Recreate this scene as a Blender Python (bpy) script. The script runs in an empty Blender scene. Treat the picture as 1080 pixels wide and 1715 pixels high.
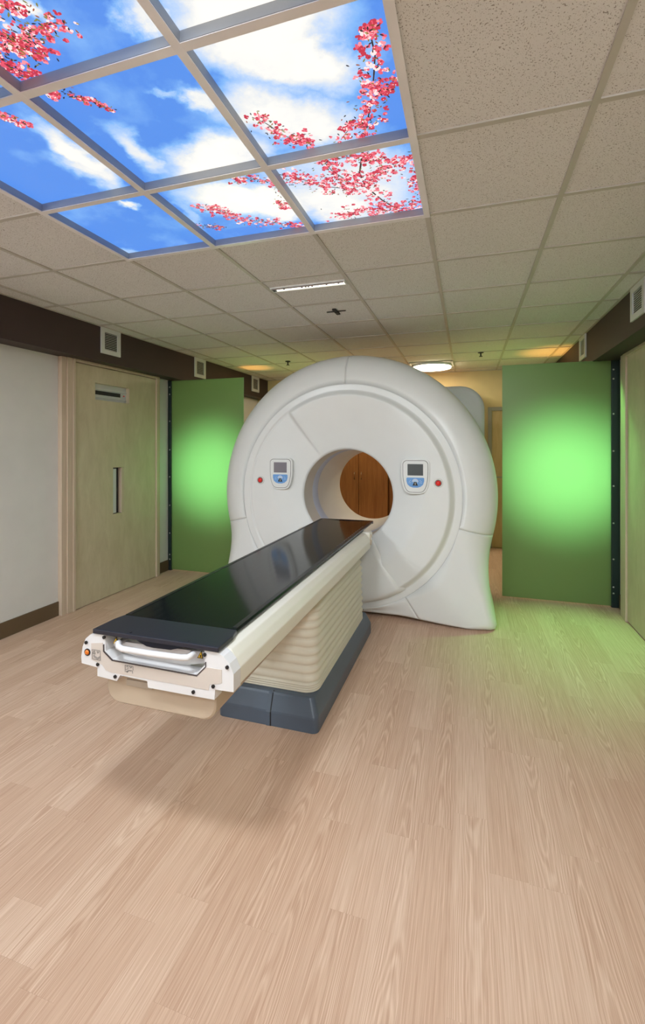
import bpy, bmesh, math, random
from mathutils import Vector, Matrix

# ------------------------------------------------------------------ camera
F, HY, YAW, CZ = 768.94, 746.7, 0.3073, 1.57
CS, SN = math.cos(YAW), math.sin(YAW)
scn = bpy.context.scene
COL = scn.collection
cam_d = bpy.data.cameras.new('camera')
cam = bpy.data.objects.new('camera', cam_d)
COL.objects.link(cam)
cam.location = (0, 0, CZ)
cam.rotation_euler = (math.pi / 2, 0, YAW)
cam_d.sensor_fit = 'HORIZONTAL'
cam_d.sensor_width = 36.0
cam_d.lens = 36.0 * F / 1080.0
cam_d.shift_y = -(857.5 - HY) / 1080.0
cam_d.clip_start = 0.05
scn.camera = cam

# ------------------------------------------------------------------ world, exposure
w = bpy.data.worlds.new('world')
scn.world = w
w.use_nodes = True
w.node_tree.nodes['Background'].inputs['Color'].default_value = (0.5, 0.52, 0.55, 1)
w.node_tree.nodes['Background'].inputs['Strength'].default_value = 0.15
vs = scn.view_settings
vs.view_transform = 'Standard'
vs.look = 'None'
vs.gamma = 1.0
vs.use_curve_mapping = False
vs.exposure = 0.12
FILL_E = 16.5          # emission of the added fill lights behind the camera
DISC = 22.0             # warm round light at the far end
GREEN_W = 86.0        # green lamps behind the frosted screens
ORANGE_W = 60.0        # orange up-lights behind the screens
AIMED_W = 175.0        # added fill spotlights, aimed at the scanner
SKY_E = 1.0


def spot(name, loc, target, energy, color, angle, blend=1.0, radius=0.05):
    d = bpy.data.lights.new(name, 'SPOT')
    d.energy, d.color = energy, color
    d.spot_size, d.spot_blend, d.shadow_soft_size = math.radians(angle), blend, radius
    o = bpy.data.objects.new(name, d)
    COL.objects.link(o)
    o.location = loc
    o.rotation_euler = (Vector(target) - Vector(loc)).to_track_quat('-Z', 'Y').to_euler()
    return o


GREEN_C = (0.56, 1.0, 0.52)
spot('green_lamp', (0.95, 6.15, 1.33), (0.92, 5.1, 1.30), GREEN_W, GREEN_C, 84, 1.0)
spot('green_lamp', (-3.02, 5.95, 1.27), (-3.00, 4.96, 1.25), GREEN_W * 0.75, GREEN_C, 84, 1.0)
spot('added_floor_wash', (1.26, 5.0, 2.37), (0.80, 4.05, 0.0), GREEN_W * 1.9, (0.28, 1.0, 0.26), 52, 1.0)  # added lamp without fixture, greens the floor before the right screen
spot('orange_uplight', (1.12, 6.35, 1.45), (1.02, 6.30, 2.73), ORANGE_W, (1.0, 0.42, 0.08), 42, 1.0)
spot('orange_uplight', (-3.30, 6.25, 1.42), (-3.05, 6.25, 2.73), ORANGE_W, (1.0, 0.42, 0.08), 26, 1.0)
# added fill spots behind the camera, without fixtures, turned towards the scanner
for sx in (-2.55, 0.55):
    spot('fill_spotlight', (sx, -0.45, 2.70), (sx * 0.75 - 0.2, 4.0, 0.75), AIMED_W, (0.86, 0.955, 1.0), 78, 1.0, 0.22)
# added unseen downlight for the table's floor shadow, at a sky frame crossing
spot('added_downlight', (-0.81, 0.54, 2.71), (-1.0, 3.2, 0.0), 140.0, (0.88, 0.96, 1.0), 120, 1.0, 0.18)
# added unseen spots behind the screens that tint the far ceiling green
spot('added_green_uplight', (0.55, 6.3, 1.3), (0.40, 6.2, 2.73), 15.0, (0.50, 1.0, 0.20), 104, 1.0)
spot('added_green_uplight', (-2.6, 6.1, 1.3), (-2.5, 5.95, 2.73), 12.0, (0.50, 1.0, 0.20), 104, 1.0)

# ------------------------------------------------------------------ pixel helpers (directions of the photograph)


def ray(px, py):
    u, v = (px - 540.0) / F, (HY - py) / F
    return Vector((CS * u - SN, SN * u + CS, v))


def at_z(px, py, z):
    r = ray(px, py)
    return Vector((0, 0, CZ)) + r * ((z - CZ) / r.z)


def at_y(px, py, y):
    r = ray(px, py)
    return Vector((0, 0, CZ)) + r * (y / r.y)


# ------------------------------------------------------------------ materials
MATS = {}


def new_mat(name):
    m = bpy.data.materials.new(name)
    m.use_nodes = True
    MATS[name] = m
    nt = m.node_tree
    return m, nt, nt.nodes['Principled BSDF'], nt.nodes, nt.links


def mat(name, col, rough=0.5, metal=0.0, spec=0.5, vary=0.04, scale=6.0, coat=0.0):
    """plain procedural surface: a colour with slight noise variation"""
    if name in MATS:
        return MATS[name]
    m, nt, b, N, L = new_mat(name)
    tc = N.new('ShaderNodeTexCoord')
    no = N.new('ShaderNodeTexNoise')
    no.inputs['Scale'].default_value = scale
    no.inputs['Detail'].default_value = 4
    L.new(tc.outputs['Object'], no.inputs['Vector'])
    r = N.new('ShaderNodeValToRGB')
    lo = [max(0, c * (1 - vary)) for c in col]
    hi = [min(1, c * (1 + vary)) for c in col]
    r.color_ramp.elements[0].color = (*lo, 1)
    r.color_ramp.elements[1].color = (*hi, 1)
    r.color_ramp.elements[0].position = 0.3
    r.color_ramp.elements[1].position = 0.7
    L.new(no.outputs['Fac'], r.inputs['Fac'])
    L.new(r.outputs['Color'], b.inputs['Base Color'])
    b.inputs['Roughness'].default_value = rough
    b.inputs['Metallic'].default_value = metal
    b.inputs['Specular IOR Level'].default_value = spec
    b.inputs['Coat Weight'].default_value = coat
    b.inputs['Coat Roughness'].default_value = 0.08
    return m


def emit_mat(name, col, strength):
    if name in MATS:
        return MATS[name]
    m, nt, b, N, L = new_mat(name)
    b.inputs['Base Color'].default_value = (*[c * 0.6 for c in col], 1)
    b.inputs['Emission Color'].default_value = (*col, 1)
    b.inputs['Emission Strength'].default_value = strength
    b.inputs['Roughness'].default_value = 0.6
    return m


def math_node(nt, op, a, b=None, clamp=False):
    n = nt.nodes.new('ShaderNodeMath')
    n.operation = op
    n.use_clamp = clamp
    for i, v in enumerate((a, b)):
        if v is None:
            continue
        if isinstance(v, (int, float)):
            n.inputs[i].default_value = v
        else:
            nt.links.new(v, n.inputs[i])
    return n.outputs[0]


def wood_floor_mat():
    m, nt, b, N, L = new_mat('oak_vinyl')
    tc = N.new('ShaderNodeTexCoord')
    oi = N.new('ShaderNodeObjectInfo')
    geo = N.new('ShaderNodeNewGeometry')
    rnd = math_node(nt, 'FRACT', math_node(nt, 'ADD', oi.outputs['Random'], geo.outputs['Random Per Island']))
    sep = N.new('ShaderNodeSeparateXYZ')
    L.new(tc.outputs['Object'], sep.inputs[0])
    x, y = sep.outputs['X'], sep.outputs['Y']
    # per-plank shifted coordinates
    cmb = N.new('ShaderNodeCombineXYZ')
    L.new(math_node(nt, 'ADD', x, math_node(nt, 'MULTIPLY', rnd, 37.0)), cmb.inputs[0])
    L.new(math_node(nt, 'ADD', math_node(nt, 'MULTIPLY', y, 0.22), math_node(nt, 'MULTIPLY', rnd, 91.0)), cmb.inputs[1])
    n1 = N.new('ShaderNodeTexNoise')
    n1.inputs['Scale'].default_value = 9.0
    n1.inputs['Detail'].default_value = 3
    L.new(cmb.outputs[0], n1.inputs['Vector'])
    # cathedral grain: nested parabolas, strength differs by plank
    xo = math_node(nt, 'ADD', x, math_node(nt, 'MULTIPLY', math_node(nt, 'SUBTRACT', math_node(nt, 'FRACT', math_node(nt, 'MULTIPLY', rnd, 7.31)), 0.5), 0.13))
    x2 = math_node(nt, 'MULTIPLY', math_node(nt, 'MULTIPLY', xo, xo), 2300.0)
    sgn = math_node(nt, 'SIGN', math_node(nt, 'SUBTRACT', math_node(nt, 'FRACT', math_node(nt, 'MULTIPLY', rnd, 13.7)), 0.5))
    yy = math_node(nt, 'MULTIPLY', math_node(nt, 'MULTIPLY', y, 7.0), sgn)
    val = math_node(nt, 'ADD', math_node(nt, 'ADD', x2, yy), math_node(nt, 'MULTIPLY', n1.outputs['Fac'], 9.0))
    rings = math_node(nt, 'SUBTRACT', math_node(nt, 'POWER', math_node(nt, 'ABSOLUTE', math_node(nt, 'SINE', math_node(nt, 'MULTIPLY', val, 1.9))), 3.0), 0.42)
    # straight fine grain
    mp = N.new('ShaderNodeMapping')
    mp.inputs['Scale'].default_value = (190.0, 9.0, 1.0)
    L.new(cmb.outputs[0], mp.inputs['Vector'])
    n2 = N.new('ShaderNodeTexNoise')
    n2.inputs['Scale'].default_value = 1.0
    n2.inputs['Detail'].default_value = 5
    n2.inputs['Distortion'].default_value = 0.6
    L.new(mp.outputs[0], n2.inputs['Vector'])
    mp3 = N.new('ShaderNodeMapping')
    mp3.inputs['Scale'].default_value = (420.0, 30.0, 1.0)
    L.new(cmb.outputs[0], mp3.inputs['Vector'])
    n3 = N.new('ShaderNodeTexNoise')
    n3.inputs['Detail'].default_value = 2
    n3.inputs['Scale'].default_value = 1.0
    L.new(mp3.outputs[0], n3.inputs['Vector'])
    cath = math_node(nt, 'GREATER_THAN', math_node(nt, 'FRACT', math_node(nt, 'MULTIPLY', rnd, 5.13)), 0.55)
    ringw = math_node(nt, 'ADD', math_node(nt, 'MULTIPLY', cath, 0.22), 0.06)
    g = math_node(nt, 'ADD', math_node(nt, 'MULTIPLY', rings, ringw),
                  math_node(nt, 'ADD', math_node(nt, 'MULTIPLY', math_node(nt, 'SUBTRACT', n2.outputs['Fac'], 0.5), 1.0), math_node(nt, 'ADD', math_node(nt, 'MULTIPLY', math_node(nt, 'SUBTRACT', n3.outputs['Fac'], 0.5), 0.7), 0.6)))
    g = math_node(nt, 'ADD', g, math_node(nt, 'MULTIPLY', math_node(nt, 'SUBTRACT', rnd, 0.5), 0.24))
    r = N.new('ShaderNodeValToRGB')
    e = r.color_ramp.elements
    e[0].position, e[0].color = 0.30, (0.52, 0.325, 0.223, 1)
    e[1].position, e[1].color = 0.95, (0.75, 0.553, 0.418, 1)
    k = e.new(0.62)
    k.color = (0.635, 0.432, 0.312, 1)
    L.new(g, r.inputs['Fac'])
    L.new(r.outputs['Color'], b.inputs['Base Color'])
    b.inputs['Roughness'].default_value = 0.55
    b.inputs['Specular IOR Level'].default_value = 0.25
    return m


def grain_mat(name, c0, c1, scale=(6, 6, 0.7), rough=0.45, spec=0.4):
    m, nt, b, N, L = new_mat(name)
    tc = N.new('ShaderNodeTexCoord')
    mp = N.new('ShaderNodeMapping')
    mp.inputs['Scale'].default_value = scale
    L.new(tc.outputs['Object'], mp.inputs['Vector'])
    n = N.new('ShaderNodeTexNoise')
    n.inputs['Scale'].default_value = 4
    n.inputs['Detail'].default_value = 8
    n.inputs['Roughness'].default_value = 0.65
    n.inputs['Distortion'].default_value = 0.5
    L.new(mp.outputs[0], n.inputs['Vector'])
    r = N.new('ShaderNodeValToRGB')
    r.color_ramp.elements[0].position, r.color_ramp.elements[0].color = 0.32, (*c0, 1)
    r.color_ramp.elements[1].position, r.color_ramp.elements[1].color = 0.7, (*c1, 1)
    L.new(n.outputs['Fac'], r.inputs['Fac'])
    L.new(r.outputs['Color'], b.inputs['Base Color'])
    b.inputs['Roughness'].default_value = rough
    b.inputs['Specular IOR Level'].default_value = spec
    return m


def tile_mat():
    """fissured mineral-fibre ceiling tile"""
    m, nt, b, N, L = new_mat('fissured_tile')
    geo = N.new('ShaderNodeNewGeometry')
    pos = geo.outputs['Position']
    wn = N.new('ShaderNodeTexNoise')
    wn.inputs['Scale'].default_value = 14
    L.new(pos, wn.inputs['Vector'])
    off = N.new('ShaderNodeVectorMath')
    off.operation = 'SCALE'
    L.new(wn.outputs['Color'], off.inputs[0])
    off.inputs['Scale'].default_value = 0.05
    add = N.new('ShaderNodeVectorMath')
    L.new(pos, add.inputs[0])
    L.new(off.outputs[0], add.inputs[1])
    masks = []
    for sc, rot, thr in (((72, 165, 1), 0.5, 0.20), ((165, 78, 1), 0.3, 0.19), ((230, 230, 1), 0.0, 0.20)):
        mp = N.new('ShaderNodeMapping')
        mp.inputs['Scale'].default_value = sc
        mp.inputs['Rotation'].default_value = (0, 0, rot)
        L.new(add.outputs[0], mp.inputs['Vector'])
        v = N.new('ShaderNodeTexVoronoi')
        v.inputs['Scale'].default_value = 1.0
        v.voronoi_dimensions = '2D'
        L.new(mp.outputs[0], v.inputs['Vector'])
        sp = N.new('ShaderNodeSeparateColor')
        L.new(v.outputs['Color'], sp.inputs[0])
        t = math_node(nt, 'MULTIPLY', math_node(nt, 'SUBTRACT', sp.outputs[0], 0.35), thr * 1.7)
        masks.append(math_node(nt, 'LESS_THAN', v.outputs['Distance'], t))
    mk = math_node(nt, 'MAXIMUM', math_node(nt, 'MAXIMUM', masks[0], masks[1]), math_node(nt, 'MULTIPLY', masks[2], 0.6))
    mx = N.new('ShaderNodeMix')
    mx.data_type = 'RGBA'
    L.new(math_node(nt, 'MULTIPLY', mk, 0.8), mx.inputs[0])
    mx.inputs[6].default_value = (0.80, 0.78, 0.785, 1)
    mx.inputs[7].default_value = (0.24, 0.20, 0.18, 1)
    L.new(mx.outputs[2], b.inputs['Base Color'])
    b.inputs['Roughness'].default_value = 0.9
    b.inputs['Specular IOR Level'].default_value = 0.1
    return m


def sky_mat(blobs):
    """printed sky: blue with soft clouds at fixed places, back-lit"""
    m, nt, b, N, L = new_mat('printed_sky')
    geo = N.new('ShaderNodeNewGeometry')
    pos = geo.outputs['Position']
    n = N.new('ShaderNodeTexNoise')
    n.inputs['Scale'].default_value = 5.0
    n.inputs['Detail'].default_value = 7
    n.inputs['Roughness'].default_value = 0.62
    L.new(pos, n.inputs['Vector'])
    sc = N.new('ShaderNodeVectorMath')
    sc.operation = 'SCALE'
    sc.inputs['Scale'].default_value = 0.26
    sub = N.new('ShaderNodeVectorMath')
    sub.operation = 'SUBTRACT'
    sub.inputs[1].default_value = (0.5, 0.5, 0.5)
    L.new(n.outputs['Color'], sub.inputs[0])
    L.new(sub.outputs[0], sc.inputs[0])
    ad = N.new('ShaderNodeVectorMath')
    L.new(pos, ad.inputs[0])
    L.new(sc.outputs[0], ad.inputs[1])
    total = None
    for (cx, cy, rx, ry, ang, s) in blobs:
        mp = N.new('ShaderNodeMapping')
        mp.vector_type = 'TEXTURE'
        mp.inputs['Location'].default_value = (cx, cy, 2.769)
        mp.inputs['Rotation'].default_value = (0, 0, ang)
        mp.inputs['Scale'].default_value = (rx, ry, 1)
        L.new(ad.outputs[0], mp.inputs['Vector'])
        ln = N.new('ShaderNodeVectorMath')
        ln.operation = 'LENGTH'
        L.new(mp.outputs[0], ln.inputs[0])
        mr = N.new('ShaderNodeMapRange')
        mr.interpolation_type = 'SMOOTHSTEP'
        mr.inputs['From Min'].default_value = 1.25
        mr.inputs['From Max'].default_value = 0.25
        mr.inputs['To Min'].default_value = 0
        mr.inputs['To Max'].default_value = s
        L.new(ln.outputs['Value'], mr.inputs['Value'])
        total = mr.outputs[0] if total is None else math_node(nt, 'MAXIMUM', total, mr.outputs[0])
    n2 = N.new('ShaderNodeTexNoise')
    n2.inputs['Scale'].default_value = 4.0
    n2.inputs['Detail'].default_value = 8
    n2.inputs['Roughness'].default_value = 0.6
    L.new(pos, n2.inputs['Vector'])
    wisp = math_node(nt, 'MULTIPLY', math_node(nt, 'SUBTRACT', n2.outputs['Fac'], 0.5, True), 0.9)
    cl = math_node(nt, 'ADD', total, wisp, True)
    cl = math_node(nt, 'SUBTRACT', cl, math_node(nt, 'MULTIPLY', math_node(nt, 'SUBTRACT', 0.5, n2.outputs['Fac'], True), 1.0), True)
    r = N.new('ShaderNodeValToRGB')
    e = r.color_ramp.elements
    e[0].position, e[0].color = 0.0, (0.085, 0.265, 0.79, 1)
    e[1].position, e[1].color = 1.0, (0.98, 0.95, 0.88, 1)
    for p, c in ((0.22, (0.20, 0.44, 0.88, 1)), (0.5, (0.47, 0.63, 0.90, 1)), (0.78, (0.80, 0.815, 0.82, 1))):
        k = e.new(p)
        k.color = c
    L.new(cl, r.inputs['Fac'])
    b.inputs['Base Color'].default_value = (0.03, 0.03, 0.03, 1)
    L.new(r.outputs['Color'], b.inputs['Emission Color'])
    b.inputs['Emission Strength'].default_value = SKY_E
    b.inputs['Roughness'].default_value = 0.4
    return m


def frosted_green(name, col=(0.085, 0.165, 0.075)):
    m, nt, b, N, L = new_mat(name)
    out = nt.nodes['Material Output']
    N.remove(b)
    tr = N.new('ShaderNodeBsdfTranslucent')
    tr.inputs['Color'].default_value = (0.68, 0.95, 0.66, 1)
    df = N.new('ShaderNodeBsdfDiffuse')
    no = N.new('ShaderNodeTexNoise')
    no.inputs['Scale'].default_value = 30
    r = N.new('ShaderNodeValToRGB')
    r.color_ramp.elements[0].color = (*[c * 0.93 for c in col], 1)
    r.color_ramp.elements[1].color = (*col, 1)
    L.new(no.outputs['Fac'], r.inputs['Fac'])
    L.new(r.outputs['Color'], df.inputs['Color'])
    mx = N.new('ShaderNodeMixShader')
    mx.inputs['Fac'].default_value = 0.68
    L.new(df.outputs[0], mx.inputs[1])
    L.new(tr.outputs[0], mx.inputs[2])
    gl = N.new('ShaderNodeBsdfGlossy')
    gl.inputs['Roughness'].default_value = 0.35
    mx2 = N.new('ShaderNodeMixShader')
    mx2.inputs['Fac'].default_value = 0.03
    L.new(mx.outputs[0], mx2.inputs[1])
    L.new(gl.outputs[0], mx2.inputs[2])
    L.new(mx2.outputs[0], out.inputs['Surface'])
    return m


def carbon_mat():
    m, nt, b, N, L = new_mat('carbon_pad')
    tc = N.new('ShaderNodeTexCoord')
    ch = N.new('ShaderNodeTexChecker')
    ch.inputs['Scale'].default_value = 260
    ch.inputs['Color1'].default_value = (0.004, 0.005, 0.006, 1)
    ch.inputs['Color2'].default_value = (0.011, 0.014, 0.014, 1)
    L.new(tc.outputs['Object'], ch.inputs['Vector'])
    L.new(ch.outputs['Color'], b.inputs['Base Color'])
    b.inputs['Roughness'].default_value = 0.11
    b.inputs['Specular IOR Level'].default_value = 0.22
    return m


M_floor = wood_floor_mat()
M_tile = tile_mat()
M_tbar = mat('painted_tbar', (0.55, 0.515, 0.475), 0.5)
M_skyframe = mat('sky_frame', (0.90, 0.87, 0.91), 0.4)
M_reveal = mat('reveal_grey', (0.34, 0.36, 0.40), 0.45)
M_white_wall = mat('white_paint', (0.74, 0.735, 0.71), 0.7, vary=0.02)
M_cream = mat('cream_paint', (0.74, 0.60, 0.31), 0.7, vary=0.03)
M_brown = mat('brown_soffit', (0.050, 0.030, 0.027), 0.6)
M_basebd = mat('brown_rubber', (0.13, 0.085, 0.045), 0.5)
M_black = mat('black_plastic', (0.010, 0.010, 0.012), 0.35)
M_dark = mat('dark_gap', (0.03, 0.03, 0.032), 0.8)
M_maple = grain_mat('maple_door', (0.56, 0.475, 0.32), (0.67, 0.585, 0.42), (2.5, 2.5, 0.8))
M_casing = grain_mat('maple_casing', (0.58, 0.455, 0.34), (0.70, 0.575, 0.44), (10, 10, 0.5))
M_cherry = grain_mat('cherry_wood', (0.25, 0.088, 0.022), (0.42, 0.165, 0.048), (8, 8, 0.5), 0.35)
M_shell = mat('gantry_white', (0.81, 0.815, 0.80), 0.30, vary=0.01, spec=0.5)
M_shell2 = mat('bore_white', (0.76, 0.74, 0.70), 0.35, vary=0.01)
M_shellgrey = mat('rear_grey', (0.60, 0.61, 0.59), 0.45, vary=0.02)
M_bandblue = mat('scan_window', (0.60, 0.65, 0.80), 0.6)
M_creamplastic = mat('cream_plastic', (0.78, 0.745, 0.655), 0.33, vary=0.01)
M_capwhite = mat('cap_white', (0.72, 0.705, 0.715), 0.35, vary=0.01)
M_beige = mat('cap_beige', (0.60, 0.53, 0.48), 0.4, vary=0.01)
M_tray = mat('tray_beige', (0.50, 0.40, 0.30), 0.45, vary=0.01)
M_bellow = mat('bellows_cream', (0.73, 0.69, 0.575), 0.5, vary=0.02)
M_slate = mat('slate_base', (0.088, 0.118, 0.165), 0.38, vary=0.05)
M_navy = mat('navy_lip', (0.016, 0.018, 0.030), 0.32)
M_carbon = carbon_mat()
M_glass = frosted_green('frosted_green_glass')
M_post = mat('dark_green_post', (0.012, 0.026, 0.026), 0.4)
M_steel = mat('steel', (0.62, 0.62, 0.60), 0.3, 0.9)
M_vent = mat('vent_white', (0.72, 0.74, 0.73), 0.45)
M_red = mat('red_button', (0.80, 0.025, 0.02), 0.3)
M_orange = mat('orange_button', (0.75, 0.19, 0.02), 0.3)
M_blue = mat('keypad_blue', (0.16, 0.37, 0.74), 0.35)
M_bluelight = mat('keypad_pale', (0.50, 0.68, 0.88), 0.35)
M_screen = mat('screen_grey', (0.085, 0.095, 0.10), 0.2)
M_screen2 = mat('screen_violet', (0.22, 0.20, 0.23), 0.25)
M_yellow = mat('warning_yellow', (0.85, 0.52, 0.03), 0.4)
M_label = mat('label_grey', (0.22, 0.205, 0.20), 0.5)
M_line = mat('dark_line', (0.06, 0.045, 0.045), 0.5)
M_seam = mat('seam_grey', (0.22, 0.21, 0.20), 0.6)
M_doorframe = mat('far_door_frame', (0.34, 0.33, 0.27), 0.5)
M_fardoor = grain_mat('far_door_wood', (0.50, 0.38, 0.18), (0.62, 0.49, 0.26), (5, 5, 0.8))
M_insert = mat('slot_insert', (0.66, 0.67, 0.68), 0.4)
M_warm = emit_mat('warm_disc', (1.0, 0.86, 0.60), DISC)
M_fill = emit_mat('fill_diffuser', (0.88, 0.96, 1.0), FILL_E)
M_slot = emit_mat('slot_strip', (1.0, 0.96, 0.84), 1.6)

# ------------------------------------------------------------------ object helpers


def link(name, me, m=None, parent=None, loc=(0, 0, 0), rot=None):
    o = bpy.data.objects.new(name, me)
    COL.objects.link(o)
    o.location = loc
    if rot:
        o.rotation_euler = rot
    if m and me is not None and not me.materials:
        me.materials.append(m)
    if parent:
        o.parent = parent
    return o


def tag(o, label, cat, group=None):
    o['label'], o['category'] = label, cat
    if group:
        o['group'] = group
    return o


def thing(name, label, cat, loc=(0, 0, 0), group=None, rot=None):
    o = link(name, None, None, None, loc, rot)
    return tag(o, label, cat, group)


def struct(o, label=None):
    o['kind'] = 'structure'
    if label:
        o['label'] = label
    return o


def pyd(name, verts, faces, smooth=False):
    me = bpy.data.meshes.new(name)
    me.from_pydata([tuple(v) for v in verts], [], faces)
    bm = bmesh.new()
    bm.from_mesh(me)
    bmesh.ops.recalc_face_normals(bm, faces=bm.faces)
    bm.to_mesh(me)
    bm.free()
    if smooth:
        me.polygons.foreach_set('use_smooth', [True] * len(me.polygons))
    return me


def box_me(x0, x1, y0, y1, z0, z1, bevel=0.0, seg=2, name='box'):
    bm = bmesh.new()
    vs_ = [bm.verts.new((x, y, z)) for x in (x0, x1) for y in (y0, y1) for z in (z0, z1)]
    for f in ((0, 1, 3, 2), (4, 6, 7, 5), (0, 4, 5, 1), (2, 3, 7, 6), (0, 2, 6, 4), (1, 5, 7, 3)):
        bm.faces.new([vs_[i] for i in f])
    if bevel > 0:
        bmesh.ops.bevel(bm, geom=list(bm.edges), offset=bevel, segments=seg, profile=0.5, affect='EDGES')
    bmesh.ops.recalc_face_normals(bm, faces=bm.faces)
    me = bpy.data.meshes.new(name)
    bm.to_mesh(me)
    bm.free()
    return me


def box(name, x0, x1, y0, y1, z0, z1, m, parent=None, bevel=0.0):
    """box given by world (or parent-local) bounds; origin at its centre of base"""
    cx, cy = (x0 + x1) / 2, (y0 + y1) / 2
    me = box_me(x0 - cx, x1 - cx, y0 - cy, y1 - cy, 0, z1 - z0, bevel, 2, name)
    return link(name, me, m, parent, (cx, cy, z0))


def prism_me(pts, a0, a1, axis='y', name='prism', bevel=0.0):
    """extrude a polygon; pts are (u,v): axis y -> (x,z), axis x -> (y,z), axis z -> (x,y)"""
    bm = bmesh.new()

    def P(u, v, a):
        return (u, a, v) if axis == 'y' else ((a, u, v) if axis == 'x' else (u, v, a))
    A = [bm.verts.new(P(u, v, a0)) for u, v in pts]
    B = [bm.verts.new(P(u, v, a1)) for u, v in pts]
    n = len(pts)
    bm.faces.new(A)
    bm.faces.new(B[::-1])
    for i in range(n):
        bm.faces.new([A[i], B[i], B[(i + 1) % n], A[(i + 1) % n]])
    if bevel > 0:
        ed = [e for e in bm.edges if len(e.link_faces) == 2]
        bmesh.ops.bevel(bm, geom=ed, offset=bevel, segments=2, profile=0.5, affect='EDGES')
    bmesh.ops.recalc_face_normals(bm, faces=bm.faces)
    bmesh.ops.triangulate(bm, faces=[f for f in bm.faces if len(f.verts) > 4])
    me = bpy.data.meshes.new(name)
    bm.to_mesh(me)
    bm.free()
    return me


def prism(name, pts, a0, a1, m, parent=None, axis='y', bevel=0.0):
    return link(name, prism_me(pts, a0, a1, axis, name, bevel), m, parent)


def tube_me(path, r, seg=10, name='tube', caps=True):
    P = [Vector(p) for p in path]
    verts, faces = [], []
    up = Vector((0, 0, 1))
    for i, p in enumerate(P):
        t = (P[min(i + 1, len(P) - 1)] - P[max(i - 1, 0)]).normalized()
        a = t.cross(up)
        if a.length < 1e-4:
            a = t.cross(Vector((0, 1, 0)))
        a.normalize()
        bb = a.cross(t)
        for k in range(seg):
            an = 2 * math.pi * k / seg
            verts.append(p + (a * math.cos(an) + bb * math.sin(an)) * r)
    for i in range(len(P) - 1):
        for k in range(seg):
            faces.append((i * seg + k, i * seg + (k + 1) % seg, (i + 1) * seg + (k + 1) % seg, (i + 1) * seg + k))
    if caps:
        faces.append(tuple(range(seg))[::-1])
        faces.append(tuple((len(P) - 1) * seg + k for k in range(seg)))
    return pyd(name, verts, faces, True)


def cyl_me(r, a0, a1, axis='y', seg=20, name='cyl', r1=None):
    r1 = r if r1 is None else r1
    verts, faces = [], []
    for rr, a in ((r, a0), (r1, a1)):
        for k in range(seg):
            an = 2 * math.pi * k / seg
            u, v = rr * math.cos(an), rr * math.sin(an)
            verts.append((u, a, v) if axis == 'y' else ((a, u, v) if axis == 'x' else (u, v, a)))
    for k in range(seg):
        faces.append((k, (k + 1) % seg, seg + (k + 1) % seg, seg + k))
    faces.append(tuple(range(seg)))
    faces.append(tuple(range(seg, 2 * seg)))
    return pyd(name, verts, faces)


def dome_me(r, h, axis=-1, seg=20, rings=5, name='dome'):
    """dome bulging towards -Y"""
    verts, faces = [], []
    for j in range(rings):
        a = math.pi / 2 * j / rings
        for k in range(seg):
            an = 2 * math.pi * k / seg
            verts.append((r * math.cos(a) * math.cos(an), -h * math.sin(a), r * math.cos(a) * math.sin(an)))
    verts.append((0, -h, 0))
    for j in range(rings - 1):
        for k in range(seg):
            faces.append((j * seg + k, j * seg + (k + 1) % seg, (j + 1) * seg + (k + 1) % seg, (j + 1) * seg + k))
    for k in range(seg):
        faces.append(((rings - 1) * seg + k, (rings - 1) * seg + (k + 1) % seg, rings * seg))
    faces.append(tuple(range(seg))[::-1])
    return pyd(name, verts, faces, True)


def slab_holes(name, u0, u1, v0, v1, holes, a0, a1, axis, m, parent=None):
    """rectangular slab with rectangular through-holes; axis x -> (u,v) = (y,z); axis z -> (x,y)"""
    us = sorted({u0, u1} | {h[0] for h in holes} | {h[1] for h in holes})
    vs2 = sorted({v0, v1} | {h[2] for h in holes} | {h[3] for h in holes})
    solid = {}
    for i in range(len(us) - 1):
        for j in range(len(vs2) - 1):
            cu, cv = (us[i] + us[i + 1]) / 2, (vs2[j] + vs2[j + 1]) / 2
            solid[i, j] = not any(h[0] < cu < h[1] and h[2] < cv < h[3] for h in holes)
    bm = bmesh.new()
    cache = {}

    def V(i, j, a):
        k = (i, j, a)
        if k not in cache:
            p = (us[i], vs2[j])
            cache[k] = bm.verts.new((a, p[0], p[1]) if axis == 'x' else (p[0], p[1], a))
        return cache[k]
    for (i, j), s in solid.items():
        if not s:
            continue
        for a in (a0, a1):
            bm.faces.new([V(i, j, a), V(i + 1, j, a), V(i + 1, j + 1, a), V(i, j + 1, a)])
        for di, dj, e in ((-1, 0, ((i, j), (i, j + 1))), (1, 0, ((i + 1, j), (i + 1, j + 1))), (0, -1, ((i, j), (i + 1, j))), (0, 1, ((i, j + 1), (i + 1, j + 1)))):
            if not solid.get((i + di, j + dj), False):
                (p, q), (r, s_) = e
                bm.faces.new([V(p, q, a0), V(r, s_, a0), V(r, s_, a1), V(p, q, a1)])
    bmesh.ops.recalc_face_normals(bm, faces=bm.faces)
    me = bpy.data.meshes.new(name)
    bm.to_mesh(me)
    bm.free()
    return link(name, me, m, parent)


# ------------------------------------------------------------------ room dimensions
WL, WR, YF, YB, CE = -3.62, 1.40, 7.55, -3.6, 2.734
SOFL, SOFR, SOFZ = -3.425, 1.165, 2.40
TS = 0.61
GX0, GY0 = -0.1984, 2.3734          # one ceiling-grid crossing

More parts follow.
